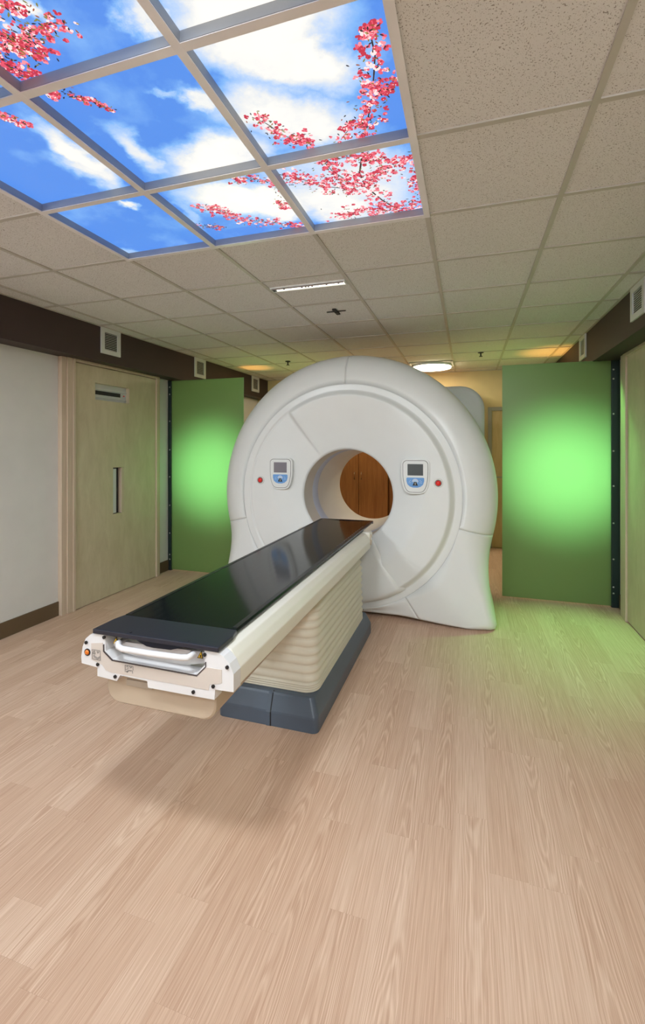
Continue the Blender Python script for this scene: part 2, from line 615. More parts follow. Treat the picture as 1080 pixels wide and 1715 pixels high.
# floor: a slab with planks laid on it
floor = struct(box('floor', WL - 0.1, WR + 0.1, YB - 0.1, YF + 0.1, -0.12, -0.0005, mat('floor_base', (0.42, 0.29, 0.20), 0.8)), 'wood-look plank floor')
PW, PL = 0.132, 0.74
plank_me = box_me(-PW / 2 + 0.0001, PW / 2 - 0.0001, -PL / 2 + 0.0001, PL / 2 - 0.0001, -0.0004, 0, 0.0, 1, 'plank')
plank_me.materials.append(M_floor)
rng = random.Random(5)
rest_v, rest_f = [], []
ncol = int((WR - WL) / PW) + 1
spots = []
for c in range(ncol):
    x = WL + PW * (c + 0.5)
    y = YB - rng.random() * PL
    while y < YF + PL:
        spots.append((x, y))
        y += PL


def seen(x, y):
    for dx, dy in ((0, 0), (PW / 2, PL / 2), (-PW / 2, -PL / 2), (PW / 2, -PL / 2), (-PW / 2, PL / 2)):
        X, Y = x + dx, y + dy
        xr, yd = X * CS + Y * SN, -X * SN + Y * CS
        if yd > 0.3:
            px, py = 540 + F * xr / yd, HY + F * CZ / yd
            if -30 < px < 1110 and py < 1760 and Y < 5.3:
                return True
    return False


vis = sorted([s for s in spots if seen(*s)], key=lambda s: s[1])[:300]
visset = set(vis)
floor_loc = Vector(floor.location)
for (x, y) in spots:
    if (x, y) in visset:
        link('plank', plank_me, None, floor, Vector((x, y, 0)) - floor_loc)
    else:
        b0 = len(rest_v)
        for dx, dy in ((-1, -1), (1, -1), (1, 1), (-1, 1)):
            rest_v.append((x + dx * PW / 2, max(YB, min(YF, y + dy * PL / 2)), 0))
        rest_f.append((b0, b0 + 1, b0 + 2, b0 + 3))
rp = link('plank_field', pyd('plank_field', rest_v, rest_f), M_floor, floor, -floor_loc)
rp['kind'] = 'stuff'

# walls
struct(box('wall_left', WL - 0.12, WL, YB, YF, 0, 2.9, M_white_wall), 'white painted side wall')
struct(box('wall_right', WR, WR + 0.12, YB, YF, 0, 2.9, M_white_wall), 'white painted side wall')
struct(box('wall_far', WL - 0.12, WR + 0.12, YF, YF + 0.12, 0, 2.9, M_cream), 'cream yellow end wall')
struct(box('wall_back', WL - 0.12, WR + 0.12, YB - 0.12, YB, 0, 2.9, M_white_wall), 'white painted wall')
struct(box('trim_1', WL, SOFL, YB, YF, SOFZ, CE + 0.03, M_brown), 'dark brown soffit along the ceiling')
struct(box('trim_2', SOFR, WR, YB, YF, SOFZ, CE + 0.03, M_brown), 'dark brown soffit along the ceiling')

# ------------------------------------------------------------------ ceiling
SKY_COLS = (-3, -2, -1)
SKY_ROWS = (-3, -2, -1)
ceil = struct(box('ceiling', WL, WR, YB, YF, CE + 0.10, CE + 0.16, M_dark), 'suspended ceiling of white fissured tiles')
cl = Vector(ceil.location)
BW = 0.024
FILL_CELLS = [(-5, -6), (-5, -8), (1, -4), (1, -6), (1, -8), (-2, -6), (-2, -8), (-5, -4)]
xs = [(GX0 + TS * i, GX0 + TS * (i + 1), i) for i in range(-6, 3)]
ys = [(GY0 + TS * j, GY0 + TS * (j + 1), j) for j in range(-10, 9)]
for (xa, xb, i) in xs:
    for (ya, yb, j) in ys:
        if (i in SKY_COLS and j in SKY_ROWS) or (i, j) in FILL_CELLS:
            continue
        a, b_ = max(xa, SOFL), min(xb, SOFR)
        c0, d0 = max(ya, YB), min(yb, YF)
        if b_ - a < 0.03 or d0 - c0 < 0.03:
            continue
        o = box('ceiling_tile', a, b_, c0, d0, CE + 0.007, CE + 0.022, M_tile, ceil)
        o.location -= cl
for k in range(-5, 3):          # main runners
    x = GX0 + TS * k
    o = box('main_runner', x - BW / 2, x + BW / 2, YB, YF, CE, CE + 0.03, M_tbar, ceil)
    o.location -= cl
for j in range(-9, 9):
    y = GY0 + TS * j
    if y > YF - 0.02:
        continue
    o = box('cross_tee', SOFL, SOFR, y - BW / 2, y + BW / 2, CE + 0.001, CE + 0.028, M_tbar, ceil)
    o.location -= cl
for x0, x1 in ((SOFL, SOFL + 0.02), (SOFR - 0.02, SOFR)):
    o = box('wall_angle', x0, x1, YB, YF, CE + 0.0005, CE + 0.02, M_tbar, ceil)
    o.location -= cl
o = box('wall_angle', SOFL, SOFR, YF - 0.02, YF, CE + 0.0008, CE + 0.02, M_tbar, ceil)
o.location -= cl

# ------------------------------------------------------------------ luminous sky ceiling
ZI = 2.769


def W(px, py):
    p = at_z(px, py, ZI)
    return p.x, p.y


def blob(px0, py0, px1, py1, wid, s=1.0):
    """cloud from one pixel to another with a half width in metres"""
    a, b_ = W(px0, py0), W(px1, py1)
    cx, cy = (a[0] + b_[0]) / 2, (a[1] + b_[1]) / 2
    d = math.hypot(b_[0] - a[0], b_[1] - a[1]) / 2
    return (cx, cy, d + wid * 0.6, wid, math.atan2(b_[1] - a[1], b_[0] - a[0]), s)


blobs = [blob(365, 70, 560, 130, 0.16, 1.15), blob(370, 170, 600, 225, 0.17, 0.95), blob(330, 40, 520, 0, 0.20, 1.1),
         blob(200, 10, 270, 50, 0.08, 0.9), blob(315, 150, 350, 180, 0.07, 0.8), blob(290, 290, 440, 240, 0.16, 1.0),
         blob(190, 215, 270, 290, 0.07, 0.7), blob(50, 195, 200, 315, 0.08, 0.9), blob(110, 260, 200, 315, 0.10, 0.8),
         blob(310, 322, 520, 350, 0.20, 1.15), blob(460, 350, 500, 360, 0.12, 1.0), blob(480, 310, 640, 370, 0.22, 0.88), blob(560, 260, 690, 300, 0.18, 0.68), blob(470, 300, 700, 315, 0.30, 0.72),
         blob(200, 340, 230, 345, 0.035, 0.8), blob(250, 150, 300, 165, 0.03, 0.45), blob(30, 10, 60, 20, 0.05, 0.8),
         blob(180, 425, 240, 420, 0.05, 0.4), blob(560, 120, 640, 70, 0.08, 0.4), blob(5, 50, 40, 60, 0.03, 0.4), blob(270, 300, 350, 395, 0.05, 0.35)]
M_sky = sky_mat(blobs)
PINKS = [emit_mat('petal_deep', (0.50, 0.035, 0.07), 0.9), emit_mat('petal_rose', (0.72, 0.10, 0.16), 0.9),
         emit_mat('petal_pink', (0.84, 0.27, 0.33), 0.9), emit_mat('petal_pale', (0.93, 0.68, 0.70), 0.95)]
LEAVES = [emit_mat('leaf_dark', (0.025, 0.02, 0.03), 0.9), emit_mat('leaf_olive', (0.22, 0.20, 0.045), 0.9), emit_mat('leaf_rust', (0.30, 0.085, 0.03), 0.9)]
M_twig = emit_mat('twig_ink', (0.04, 0.02, 0.02), 0.8)
PRINT_MATS = PINKS + LEAVES + [M_twig]
prints = {}          # (i,j) -> [verts, faces, mat index]


def cell_of(x, y, margin):
    i, j = math.floor((x - GX0) / TS), math.floor((y - GY0) / TS)
    u, v = (x - GX0) / TS - i, (y - GY0) / TS - j
    mg = margin / TS
    if i in SKY_COLS and j in SKY_ROWS and mg < u < 1 - mg and mg < v < 1 - mg:
        return i, j
    return None


prng = random.Random(11)


def add_poly(pts, mi, layer):
    cx = sum(p[0] for p in pts) / len(pts)
    cy = sum(p[1] for p in pts) / len(pts)
    rad = max(math.hypot(p[0] - cx, p[1] - cy) for p in pts)
    c = cell_of(cx, cy, min(rad, 0.03) + 0.012)
    if c is None:
        return
    vv, ff, mm = prints.setdefault(c, ([], [], []))
    b0 = len(vv)
    vv.extend([(p[0], p[1], ZI - 0.0006 - layer * 0.0002) for p in pts])
    ff.append(tuple(range(b0, b0 + len(pts))))
    mm.append(mi)


def petal(cx, cy, ang, ln, wd, mi, layer):
    ca, sa = math.cos(ang), math.sin(ang)
    pts = []
    for u, v in ((0, 0), (0.45, -0.42), (0.85, -0.36), (1.0, 0.0), (0.85, 0.36), (0.45, 0.42)):
        a, b_ = u * ln, v * wd
        pts.append((cx + a * ca - b_ * sa, cy + a * sa + b_ * ca))
    add_poly(pts, mi, layer)


def flower(cx, cy, s):
    a0 = prng.random() * 6.28
    base = prng.choice((0, 0, 1, 1, 1, 2, 3))
    for k in range(5):
        if prng.random() < 0.15:
            continue
        mi = max(0, min(3, base + prng.choice((-1, 0, 0, 1))))
        petal(cx, cy, a0 + k * 1.257 + prng.uniform(-.25, .25), s * prng.uniform(.75, 1.1), s * 1.0, mi, 3 + prng.random() * 3)
    if prng.random() < 0.5:
        petal(cx, cy, a0, s * 0.4, s * 0.35, prng.choice((0, 3, 4)), 7)


def leaf(cx, cy, s):
    petal(cx, cy, prng.random() * 6.28, s * 1.5, s * 0.6, prng.choice((4, 4, 5, 5, 6)), 2 + prng.random() * 5)


def stroke(a, b_, w0, w1):
    n = 5
    for k in range(n):
        t0, t1 = k / n, (k + 1) / n
        p = (a[0] + (b_[0] - a[0]) * t0, a[1] + (b_[1] - a[1]) * t0)
        q = (a[0] + (b_[0] - a[0]) * t1, a[1] + (b_[1] - a[1]) * t1)
        d = math.hypot(q[0] - p[0], q[1] - p[1]) or 1
        nx, ny = -(q[1] - p[1]) / d, (q[0] - p[0]) / d
        wa, wb = w0 + (w1 - w0) * t0, w0 + (w1 - w0) * t1
        add_poly([(p[0] + nx * wa, p[1] + ny * wa), (q[0] + nx * wb, q[1] + ny * wb), (q[0] - nx * wb, q[1] - ny * wb), (p[0] - nx * wa, p[1] - ny * wa)], 7, 1)


BR = [  # pixel polyline, flowers, spread (m), leaves, twig half width
    ([(608, 240), (613, 212), (622, 170), (626, 125), (628, 92), (621, 60)], 60, .030, 30, .0028),
    ([(618, 60), (608, 48), (632, 45)], 10, .012, 5, .0015),
    ([(618, 175), (645, 150), (667, 128)], 16, .018, 10, .0016),
    ([(616, 205), (592, 206), (566, 240)], 20, .022, 10, .0016),
    ([(422, 196), (445, 206), (478, 228), (522, 240)], 36, .024, 26, .0018),
    ([(607, 255), (602, 290), (612, 312), (640, 335), (668, 352)], 46, .040, 22, .0045),
    ([(468, 292), (500, 298), (545, 312), (600, 318)], 60, .034, 40, .0026),
    ([(612, 312), (640, 282), (690, 262)], 44, .030, 20, .0022),
    ([(562, 362), (610, 352), (650, 348), (708, 350)], 90, .036, 24, .0022),
    ([(690, 268), (700, 305), (708, 345)], 50, .028, 14, .0022),
    ([(536, 262), (555, 285), (590, 308)], 34, .028, 20, .0022),
    ([(548, 268), (590, 262), (640, 262)], 30, .024, 14, .0018),
    ([(383, 298), (425, 300), (462, 304), (475, 322)], 22, .020, 28, .0018),
    ([(466, 336), (482, 350)], 10, .016, 8, .0012),
    ([(332, 345), (368, 352), (405, 368), (455, 372), (512, 380)], 70, .024, 40, .0022),
    ([(332, 378), (375, 380)], 6, .014, 22, .0014),
    ([(-6, 12), (20, 6), (36, 10)], 16, .020, 10, .0016),
    ([(8, 78), (45, 58), (80, 38), (112, 38)], 34, .022, 30, .0018),
    ([(-5, 55), (25, 80), (55, 78), (72, 90)], 40, .026, 26, .0018),
    ([(-5, 98), (28, 118), (60, 132), (80, 135)], 44, .022, 26, .0018),
    ([(82, 152), (98, 160)], 8, .010, 3, .0010),
    ([(112, 152), (130, 162), (160, 170), (188, 184)], 12, .010, 18, .0010),
    ([(-2, 192), (18, 198), (42, 208)], 18, .013, 10, .0012),
]
for poly, nf, sp, nl, tw in BR:
    P = [W(*p) for p in poly]
    for a, b_ in zip(P, P[1:]):
        stroke(a, b_, tw, tw * 0.8)
    seg = [math.hypot(b_[0] - a[0], b_[1] - a[1]) for a, b_ in zip(P, P[1:])]
    tot = sum(seg)

    def along():
        t = prng.random() * tot
        for s_, a, b_ in zip(seg, P, P[1:]):
            if t <= s_:
                return a[0] + (b_[0] - a[0]) * t / s_, a[1] + (b_[1] - a[1]) * t / s_
            t -= s_
        return P[-1]
    for _ in range(int(nl * 1.3)):
        c = along()
        leaf(c[0] + prng.gauss(0, sp * 1.1), c[1] + prng.gauss(0, sp * 1.1), prng.uniform(.007, .011))
    for _ in range(int(nf * 2.0)):
        c = along()
        flower(c[0] + prng.gauss(0, sp), c[1] + prng.gauss(0, sp * .85), prng.uniform(.009, .014))
    for _ in range(int(nl * 1.3)):
        c = along()
        petal(c[0] + prng.gauss(0, sp), c[1] + prng.gauss(0, sp), prng.random() * 6.28, prng.uniform(.010, .016), .006, prng.choice((4, 4, 5, 6)), 8)

SKYLABEL = {
    (-1, -2): 'luminous sky ceiling panel with a big white cloud and an upright pink blossom branch',
    (-1, -1): 'luminous sky ceiling panel crowded with pink blossom branches over pale sky',
    (-2, -1): 'luminous sky ceiling panel with white haze and a blossom spray along its edge',
    (-2, -2): 'luminous sky ceiling panel of open blue sky with a few blossom tips in one corner',
    (-3, -1): 'luminous sky ceiling panel of deep plain blue without any blossom',
    (-3, -2): 'luminous blue sky ceiling panel with a long slanting band of cloud',
    (-2, -3): 'luminous blue sky ceiling panel with blossom twigs filling its corner next to a thin cloud',
    (-1, -3): 'luminous sky ceiling panel almost wholly covered by white cloud',
    (-3, -3): 'luminous sky ceiling panel at the soffit-side end, beyond the blossom corner panel',
}
for i in SKY_COLS:
    for j in SKY_ROWS:
        x0, y0 = GX0 + TS * i, GY0 + TS * j
        t = thing('sky_panel', SKYLABEL[i, j], 'sky panel', (x0 + TS / 2, y0 + TS / 2, CE + 0.03), 'luminous sky panels in the ceiling')
        h = TS / 2 - BW / 2 - .0025
        link('sky_print', pyd('sky_print', [(-h, -h, ZI - CE - .03), (h, -h, ZI - CE - .03), (h, h, ZI - CE - .03), (-h, h, ZI - CE - .03)], [(0, 1, 2, 3)]), M_sky, t)
        z0, z1 = -0.03, ZI - CE - 0.03 + 0.004
        slab_holes('light_box', -h - .004, h + .004, -h - .004, h + .004, [(-h, h, -h, h)], z0 + 0.002, z1, 'z', M_reveal, t)
        link('back_plate', box_me(-h - .004, h + .004, -h - .004, h + .004, z1 + 0.001, z1 + 0.02), M_reveal, t)
        if (i, j) in prints:
            vv, ff, mm = prints[i, j]
            me = bpy.data.meshes.new('blossom_print')
            me.from_pydata([(v[0] - t.location.x, v[1] - t.location.y, v[2] - t.location.z) for v in vv], [], ff)
            for m_ in PRINT_MATS:
                me.materials.append(m_)
            me.polygons.foreach_set('material_index', mm)
            bp = link('blossom_print', me, None, t)
            bp['kind'] = 'stuff'
            bp['label'] = 'pink blossoms, leaves and twigs printed on the sky'
# pale edge trims of the sky field (the frame that carries the panels)
xa, xb, ya, yb = GX0 - 3 * TS, GX0, GY0 - 3 * TS, GY0
fr = thing('sky_frame', 'pale metal grid that holds the luminous sky panels', 'ceiling frame', ((xa + xb) / 2, (ya + yb) / 2, CE - 0.003))
fl = Vector(fr.location)
for k in range(4):
    x = GX0 - TS * k
    o = box('frame_bar', x - .0150, x + .0150, ya - .015, yb + .015, CE - .003, CE - .0005, M_skyframe, fr)
    o.location -= fl
    y = GY0 - TS * k
    o = box('frame_bar', xa - .015, xb + .015, y - .0150, y + .0150, CE - .0028, CE - .0004, M_skyframe, fr)
    o.location -= fl

# ------------------------------------------------------------------ fill lights added behind the camera (troffers in the grid, out of view)
TROW = {-4: 'in the row beside the sky panels', -6: 'two tiles behind the sky panels', -8: 'in the hindmost row'}
TCOL = {-5: 'by the slotted door wall', 1: 'by the plain door wall', -2: 'in line with the patient table'}
for (i, j) in FILL_CELLS:
    x0, y0 = GX0 + TS * i, GY0 + TS * j
    t = thing('fill_light', 'added square fill light ' + TROW[j] + ', ' + TCOL[i], 'ceiling light', (x0 + TS / 2, y0 + TS / 2, CE + 0.03), 'added square fill lights in the tile grid')
    h = TS / 2 - BW / 2
    link('diffuser', box_me(-h + .02, h - .02, -h + .02, h - .02, -0.026, -0.02), M_fill, t)
    slab_holes('frame', -h, h, -h, h, [(-h + .02, h - .02, -h + .02, h - .02)], -0.029, 0.01, 'z', M_vent, t)

# ------------------------------------------------------------------ linear light in the ceiling
t = thing('linear_light', 'slim bright strip light recessed between ceiling tiles', 'ceiling light', (-1.113, 3.16, CE))
L_, w_ = 0.275, 0.032
slab_holes('housing', -L_ - .012, L_ + .012, -w_ - .008, w_ + .008, [(-L_, L_, -w_, w_)], -0.006, 0.004, 'z', M_vent, t)
link('strip', box_me(-L_, L_, -w_, w_, -0.001, 0.003), M_slot, t)
link('rim', box_me(-L_, L_, -w_ - .006, -w_ + .002, -.012, -.006), mat('rim_dark', (0.25, 0.2, 0.19), 0.5), t)
dm = box_me(-.004, .004, -.004, .004, -.003, -.001)
dm.materials.append(M_label)
for k in range(22):
    link('perforation', dm, None, t, (-0.25 + k * 0.0235, -0.008, 0))
bm_ = box_me(-.006, .006, -.005, .005, -.004, -.001)
bm_.materials.append(M_black)
for x in (-.19, -.05, -.02, 0.0, .03, .14, .23):
    link('clip', bm_, None, t, (x, 0.006 - abs(x) * .02, 0))
link('end_clip', box_me(-.012, .012, -.02, .02, -.010, -.002), M_black, t, (-L_ + .012, -.005, 0))

# laser cross opening above the scanner axis
t = thing('laser_slot', 'black cross-shaped laser opening in a ceiling tile', 'laser slot', (-1.091, 3.833, CE + .004))
link('long_slot', box_me(-.085, .085, -.006, .006, -.006, 0), M_black, t)
link('short_slot', box_me(-.016, .016, -.075, .075, -.012, 0), M_dark, t)
link('lens', cyl_me(.010, -.018, -.012, 'z', 12), M_black, t)

# sprinklers
for (px, py), lab in (((482, 605), 'small dark sprinkler head on the ceiling near the left frosted screen'), ((805, 590), 'small dark sprinkler head on the ceiling near the right frosted screen')):
    p = at_z(px, py, CE + .004)
    t = thing('sprinkler', lab, 'sprinkler', (p.x, p.y, CE + .004), 'ceiling sprinklers')
    link('escutcheon', cyl_me(.035, -.008, 0, 'z', 20), M_dark, t)
    link('stem', cyl_me(.009, -.05, -.008, 'z', 10), M_black, t)
    link('deflector', cyl_me(.022, -.056, -.05, 'z', 16), M_black, t)

# round warm lights; the second is unseen, added to brighten the cabinets
for rx, lab in ((-0.50, 'glowing warm round disc light in the ceiling above the far end'), (-1.72, 'added warm round disc light hidden above the cabinet with bar handles')):
    t = thing('round_light', lab, 'ceiling light', (rx, 6.80, CE), 'round ceiling lights at the far end')
    link('lamp_disc', cyl_me(.265, -.045, -.03, 'z', 48), M_warm, t)
    link('rim', cyl_me(.275, -.03, -.004, 'z', 48, r1=.275), M_vent, t)
    link('mount_plate', box_me(-.29, .29, -.29, .29, -.004, .004), M_doorframe, t)
    for s in (-1, 1):
        link('side_strip', box_me(s * .29 - .012, s * .29 + .012, -.29, .12, -.012, -.003), M_vent, t)

# ------------------------------------------------------------------ vents on the soffits
slat_me = None


def vent(name, label, x, y0, y1, z0, z1, side):
    """side +1: faces +X (left soffit), -1: faces -X"""
    t = thing(name, label, 'air vent', (x, (y0 + y1) / 2, z0), 'air vents on the brown soffits')
    hy, hz, fw = (y1 - y0) / 2, z1 - z0, 0.042
    slab_holes('frame', -hy, hy, 0, hz, [(-hy + fw, hy - fw, fw, hz - fw)], 0 if side > 0 else -.014, .014 if side > 0 else 0, 'x', M_vent, t)
    link('backing', box_me(-.002 if side < 0 else 0.0005, -.0005 if side < 0 else .002, -hy + fw, hy - fw, fw, hz - fw), M_black, t)
    n = 10
    pitch = (hz - 2 * fw) / n
    sm = bpy.data.meshes.get('vent_slat_%d' % side)
    if sm is None:
        pts = [(0.002 * side, -.0015), (0.002 * side, .0015), (.007 * side, .0015), (.007 * side, -.0015)]
        sm = prism_me(pts, -hy + fw, hy - fw, 'y', 'vent_slat_%d' % side)
        sm.materials.append(M_vent)
    for k in range(n):
        link('slat', sm, None, t, (0, 0, fw + pitch * (k + .5)))
    return t


vent('air_vent', 'white slatted air vent on the brown soffit above the wooden door with slots', SOFL, 3.62, 3.88, 2.48, 2.735, 1)
vent('air_vent', 'white slatted air vent on the brown soffit just above the left green screen', SOFL, 5.23, 5.49, 2.48, 2.735, 1)
vent('air_vent', 'white slatted air vent on the brown soffit far behind the left green screen', SOFL, 6.90, 7.17, 2.48, 2.735, 1)
vent('air_vent', 'white slatted air vent on the brown soffit above the plain wooden door', SOFR, 3.68, 3.96, 2.49, 2.735, -1)
vent('air_vent', 'white slatted air vent on the brown soffit just above the right green screen', SOFR, 5.35, 5.62, 2.49, 2.735, -1)

# ------------------------------------------------------------------ left wall: door, casing, baseboards
d1 = struct(link('door_1', None, None, None, (WL, 4.05, 0)), 'maple door with a wide upper slot and a tall narrow slot')
dl = Vector(d1.location)
leaf_o = slab_holes('door_leaf', 3.452, 4.640, 0.006, 2.365, [(3.705, 4.19, 2.035, 2.205), (3.948, 4.106, 0.848, 1.340)], WL + .002, WL + .05, 'x', M_maple, d1)
leaf_o.location = -dl
# slot contents
ins = slab_holes('viewing_slot', 3.705, 4.19, 2.035, 2.205, [], WL + .001, WL + .006, 'x', M_insert, d1)
ins.location = -dl
s1 = box('dark_band', WL + .006, WL + .010, 3.70, 4.10, 2.095, 2.135, M_dark, ins)
s2 = box('ledge', WL + .006, WL + .020, 3.705, 4.19, 2.150, 2.160, M_vent, ins)
s2 = box('ledge', WL + .006, WL + .016, 3.705, 4.19, 2.066, 2.072, M_vent, ins)
s3 = box('red_mark', WL + .006, WL + .009, 4.145, 4.165, 2.108, 2.120, M_red, ins)
pl = slab_holes('pull_slot', 3.948, 4.106, 0.848, 1.340, [], WL + .001, WL + .004, 'x', M_black, d1)
pl.location = -dl
box('white_strip', WL + .004, WL + .026, 3.958, 4.020, 0.855, 1.325, mat('strip_white', (0.78, 0.76, 0.80), 0.4), pl)
box('wood_return', WL + .004, WL + .049, 4.074, 4.105, 0.850, 1.338, M_casing, pl)
cas = [('casing', 3.31, 3.365, 0, 2.40, .046), ('casing', 3.365, 3.425, 0, 2.40, .058), ('casing', 3.425, 3.452, 0, 2.40, .066),
       ('casing', 4.640, 4.672, 0, 2.40, .066), ('casing', 4.672, 4.715, 0, 2.40, .054)]
for n_, a, b_, c0, d0, th in cas:
    o = box(n_, WL, WL + th, a, b_, c0, d0, M_casing, d1, 0.003)
    o.location -= dl
o = box('head_casing', WL, WL + .066, 3.452, 4.640, 2.372, 2.40, M_casing, d1, 0.003)
o.location -= dl
struct(box('baseboard_left', WL, WL + .012, YB, 3.31, 0, .13, M_basebd), 'brown rubber baseboard')
struct(box('baseboard_far', WL, WL + .012, 4.715, YF, 0, .13, M_basebd), 'brown rubber baseboard')
struct(box('baseboard_right', WR - .012, WR, 4.885, YF, 0, .13, M_basebd), 'dark baseboard beside the plain door')

# right wall door
d2 = struct(link('door_2', None, None, None, (WR, 4.2, 0)), 'plain maple door with casing beside the right green screen')
dl2 = Vector(d2.location)
for n_, a, b_, c0, d0, xf, m_ in (('door_leaf', 3.50, 4.720, .012, 2.37, 1.350, M_maple), ('casing', 4.720, 4.80, 0, 2.40, 1.335, M_casing),
                                  ('casing', 4.80, 4.885, 0, 2.40, 1.342, M_casing), ('casing', 3.36, 3.50, 0, 2.40, 1.335, M_casing), ('head_casing', 3.50, 4.720, 2.37, 2.40, 1.335, M_casing)):
    o = box(n_, xf, WR, a, b_, c0, d0, m_, d2, 0.003)
    o.location -= dl2
struct(box('trim_3', 1.29, WR, YB, 3.36, 0, SOFZ, M_maple), 'maple panelling on the side wall')

# far wall door
d3 = struct(link('door_3', None, None, None, (0.75, YF, 0)), 'light wooden door in a grey frame on the cream end wall')
dl3 = Vector(d3.location)
for n_, x0, x1, z0, z1, yf, m_ in (('door_leaf', .345, 1.20, .012, 2.11, YF - .03, M_fardoor), ('frame', .29, .345, 0, 2.165, YF - .045, M_doorframe), ('frame', 1.20, 1.255, 0, 2.165, YF - .045, M_doorframe),
                                   ('head_frame', .345, 1.20, 2.11, 2.165, YF - .045, M_doorframe), ('rail', .345, 1.20, 1.08, 1.10, YF - .034, M_doorframe)):
    o = box(n_, x0, x1, yf, YF, z0, z1, m_, d3, 0.002)
    o.location -= dl3
struct(box('trim_4', WL + .012, .29, YF - .012, YF, 0, .10, M_basebd), 'dark baseboard on the end wall')

# ------------------------------------------------------------------ wooden cabinets at the end wall


def cabinet(label, x0, x1, h, y0):
    t = thing('tall_cabinet', label, 'cabinet', ((x0 + x1) / 2, (y0 + YF) / 2 - .01, 0))
    hw, dy = (x1 - x0) / 2, (YF - .02 - y0) / 2
    link('body', box_me(-hw, hw, -dy + .022, dy, 0, h, .003), M_cherry, t)
    for s in (-1, 1):
        a, b_ = (-hw + .004, -.006) if s < 0 else (.006, hw - .004)
        d = link('door', box_me(a, b_, -dy, -dy + .02, .09, h - .02, .003), M_cherry, t)
        hx = -.06 if s < 0 else .05
        link('handle', tube_me([(hx, -dy, 1.04), (hx, -dy - .03, 1.045), (hx, -dy - .03, 1.145), (hx, -dy, 1.15)], .006), mat('bronze_handle', (0.16, 0.10, 0.05), 0.4, 0.6), d)
    return t


cabinet('reddish brown two-door cabinet with bar handles seen through the scanner bore', -2.12, -1.20, 2.36, 7.12)
cabinet('dark brown two-door cabinet against the cream wall behind the scanner housing', -1.19, 0.03, 2.43, 7.20)

# ------------------------------------------------------------------ green frosted screens


def screen(label, x0, x1, y, h, post_side, wall_x):
    t = thing('frosted_screen', label, 'glass screen', ((x0 + x1) / 2, y, 0), 'green frosted glass screens')
    tl = Vector(t.location)
    px0, px1 = (x0, x0 + .045) if post_side < 0 else (x1 - .07, x1)
    g0, g1 = (px0 + .02, x1) if post_side < 0 else (x0, px1 - .05)
    o = box('glass_panel', g0, g1, y - .006, y + .006, .012, h, M_glass, t, .002)
    o.location -= tl
    o = box('post', px0, px1, y - .022, y + .022, .001, h + .005, M_post, t, .003)
    o.location -= tl
    gl = o
    bx = (px0 + px1) / 2 + (.005 if post_side < 0 else -.018)
    for z in (.14, .20, .47, .82, 1.18, 1.52, 1.88, 2.22, 2.31):
        link('bolt', dome_me(.009, .005, seg=10, rings=3), M_steel, gl, (bx - (px0 + px1) / 2, -.022, z - .001))
    return t


screen('green glowing frosted glass screen hinged beside the door with slots', WL + .004, -2.565, 4.96, 2.39, -1, WL)
screen('green glowing frosted glass screen hinged beside the plain door', .337, 1.395, 5.115, 2.405, 1, WR)

# ------------------------------------------------------------------ scanner gantry
GX, GZ = -1.085, 1.108
Y0, RS, RB, YRIM = 4.108, 1.041, 0.431, 4.187
gan = thing('scanner_gantry', 'large white ring-shaped medical scanner gantry with round bore', 'scanner', (GX, 4.6, 0))
gl_ = Vector((GX, 4.6, 0))
HALF = [(1.303, .807), (1.287, .74), (1.270, .66), (1.259, .58), (1.254, .50), (1.256, .42), (1.264, .32), (1.279, .22), (1.300, .12), (1.316, .06),
        (1.320, .03), (1.308, .008), (1.28, .0), (1.1, .003), (.9, .015), (.72, .028), (.55, .036), (0, .036)]


def sm01(t):
    t = max(0.0, min(1.0, t))
    return t * t * (3 - 2 * t)


def r_out(th):
    dx, dz = abs(math.cos(th)), math.sin(th)
    if math.atan2(dz, dx) >= math.atan2(.807 - GZ, 1.303):
        return 1.337
    for (xa_, za_), (xb_, zb_) in zip(HALF, HALF[1:]):
        za2, zb2 = za_ - GZ, zb_ - GZ
        a = xa_ * dz - za2 * dx
        b2 = xb_ * dz - zb2 * dx
        if (a >= 0 >= b2) or (a <= 0 <= b2):
            t = a / (a - b2) if abs(a - b2) > 1e-9 else 0
            X, Z = xa_ + (xb_ - xa_) * t, za2 + (zb2 - za2) * t
            r = math.hypot(X, Z)
            if X * dx + Z * dz > 0:
                return r
    return 1.1


def prof(th, inset=0.0):
    """(r, y) from the ring seam outwards to the back, for one angle"""
    Ro = r_out(th) - inset
    el = math.degrees(math.atan2(math.sin(th), abs(math.cos(th))))
    span = Ro - (RS + inset)
    k = sm01((-13 - el) / 22)
    k2 = sm01((-38 - el) / 8)
    wd = span * (1 - k) + min(span, .13) * k
    wd = wd * (1 - k2) + min(span, .035) * k2
    dp = (.25 * (1 - k) + .13 * k) * (1 - k2) + .04 * k2
    dpush = -.02 * sm01((-20 - el) / 15) * (1 - sm01((-47 - el) / 15)) + .03 * sm01((-55 - el) / 12)
    yb0 = Y0 + inset
    out = []
    nflat, nr = 5, 12
    for q in range(nflat):
        t = q / nflat
        out.append((RS + inset * 0 + (Ro - wd - RS) * t, yb0 + dpush * sm01(t * (1 if span > .2 else 1))))
    ye = yb0 + dpush * (1 if span > .02 else 0)
    for q in range(nr + 1):
        a = math.pi / 2 * q / nr
        out.append((Ro - wd + wd * math.sin(a), ye + dp * (1 - math.cos(a))))
    for y in (4.50, 4.65, 4.80):
        out.append((Ro, y))
    out.append((Ro - .05, 4.87))
    out.append((Ro - .16, 4.90))
    return out


def polar(th, r):
    return GX + r * math.cos(th), GZ + r * math.sin(th)


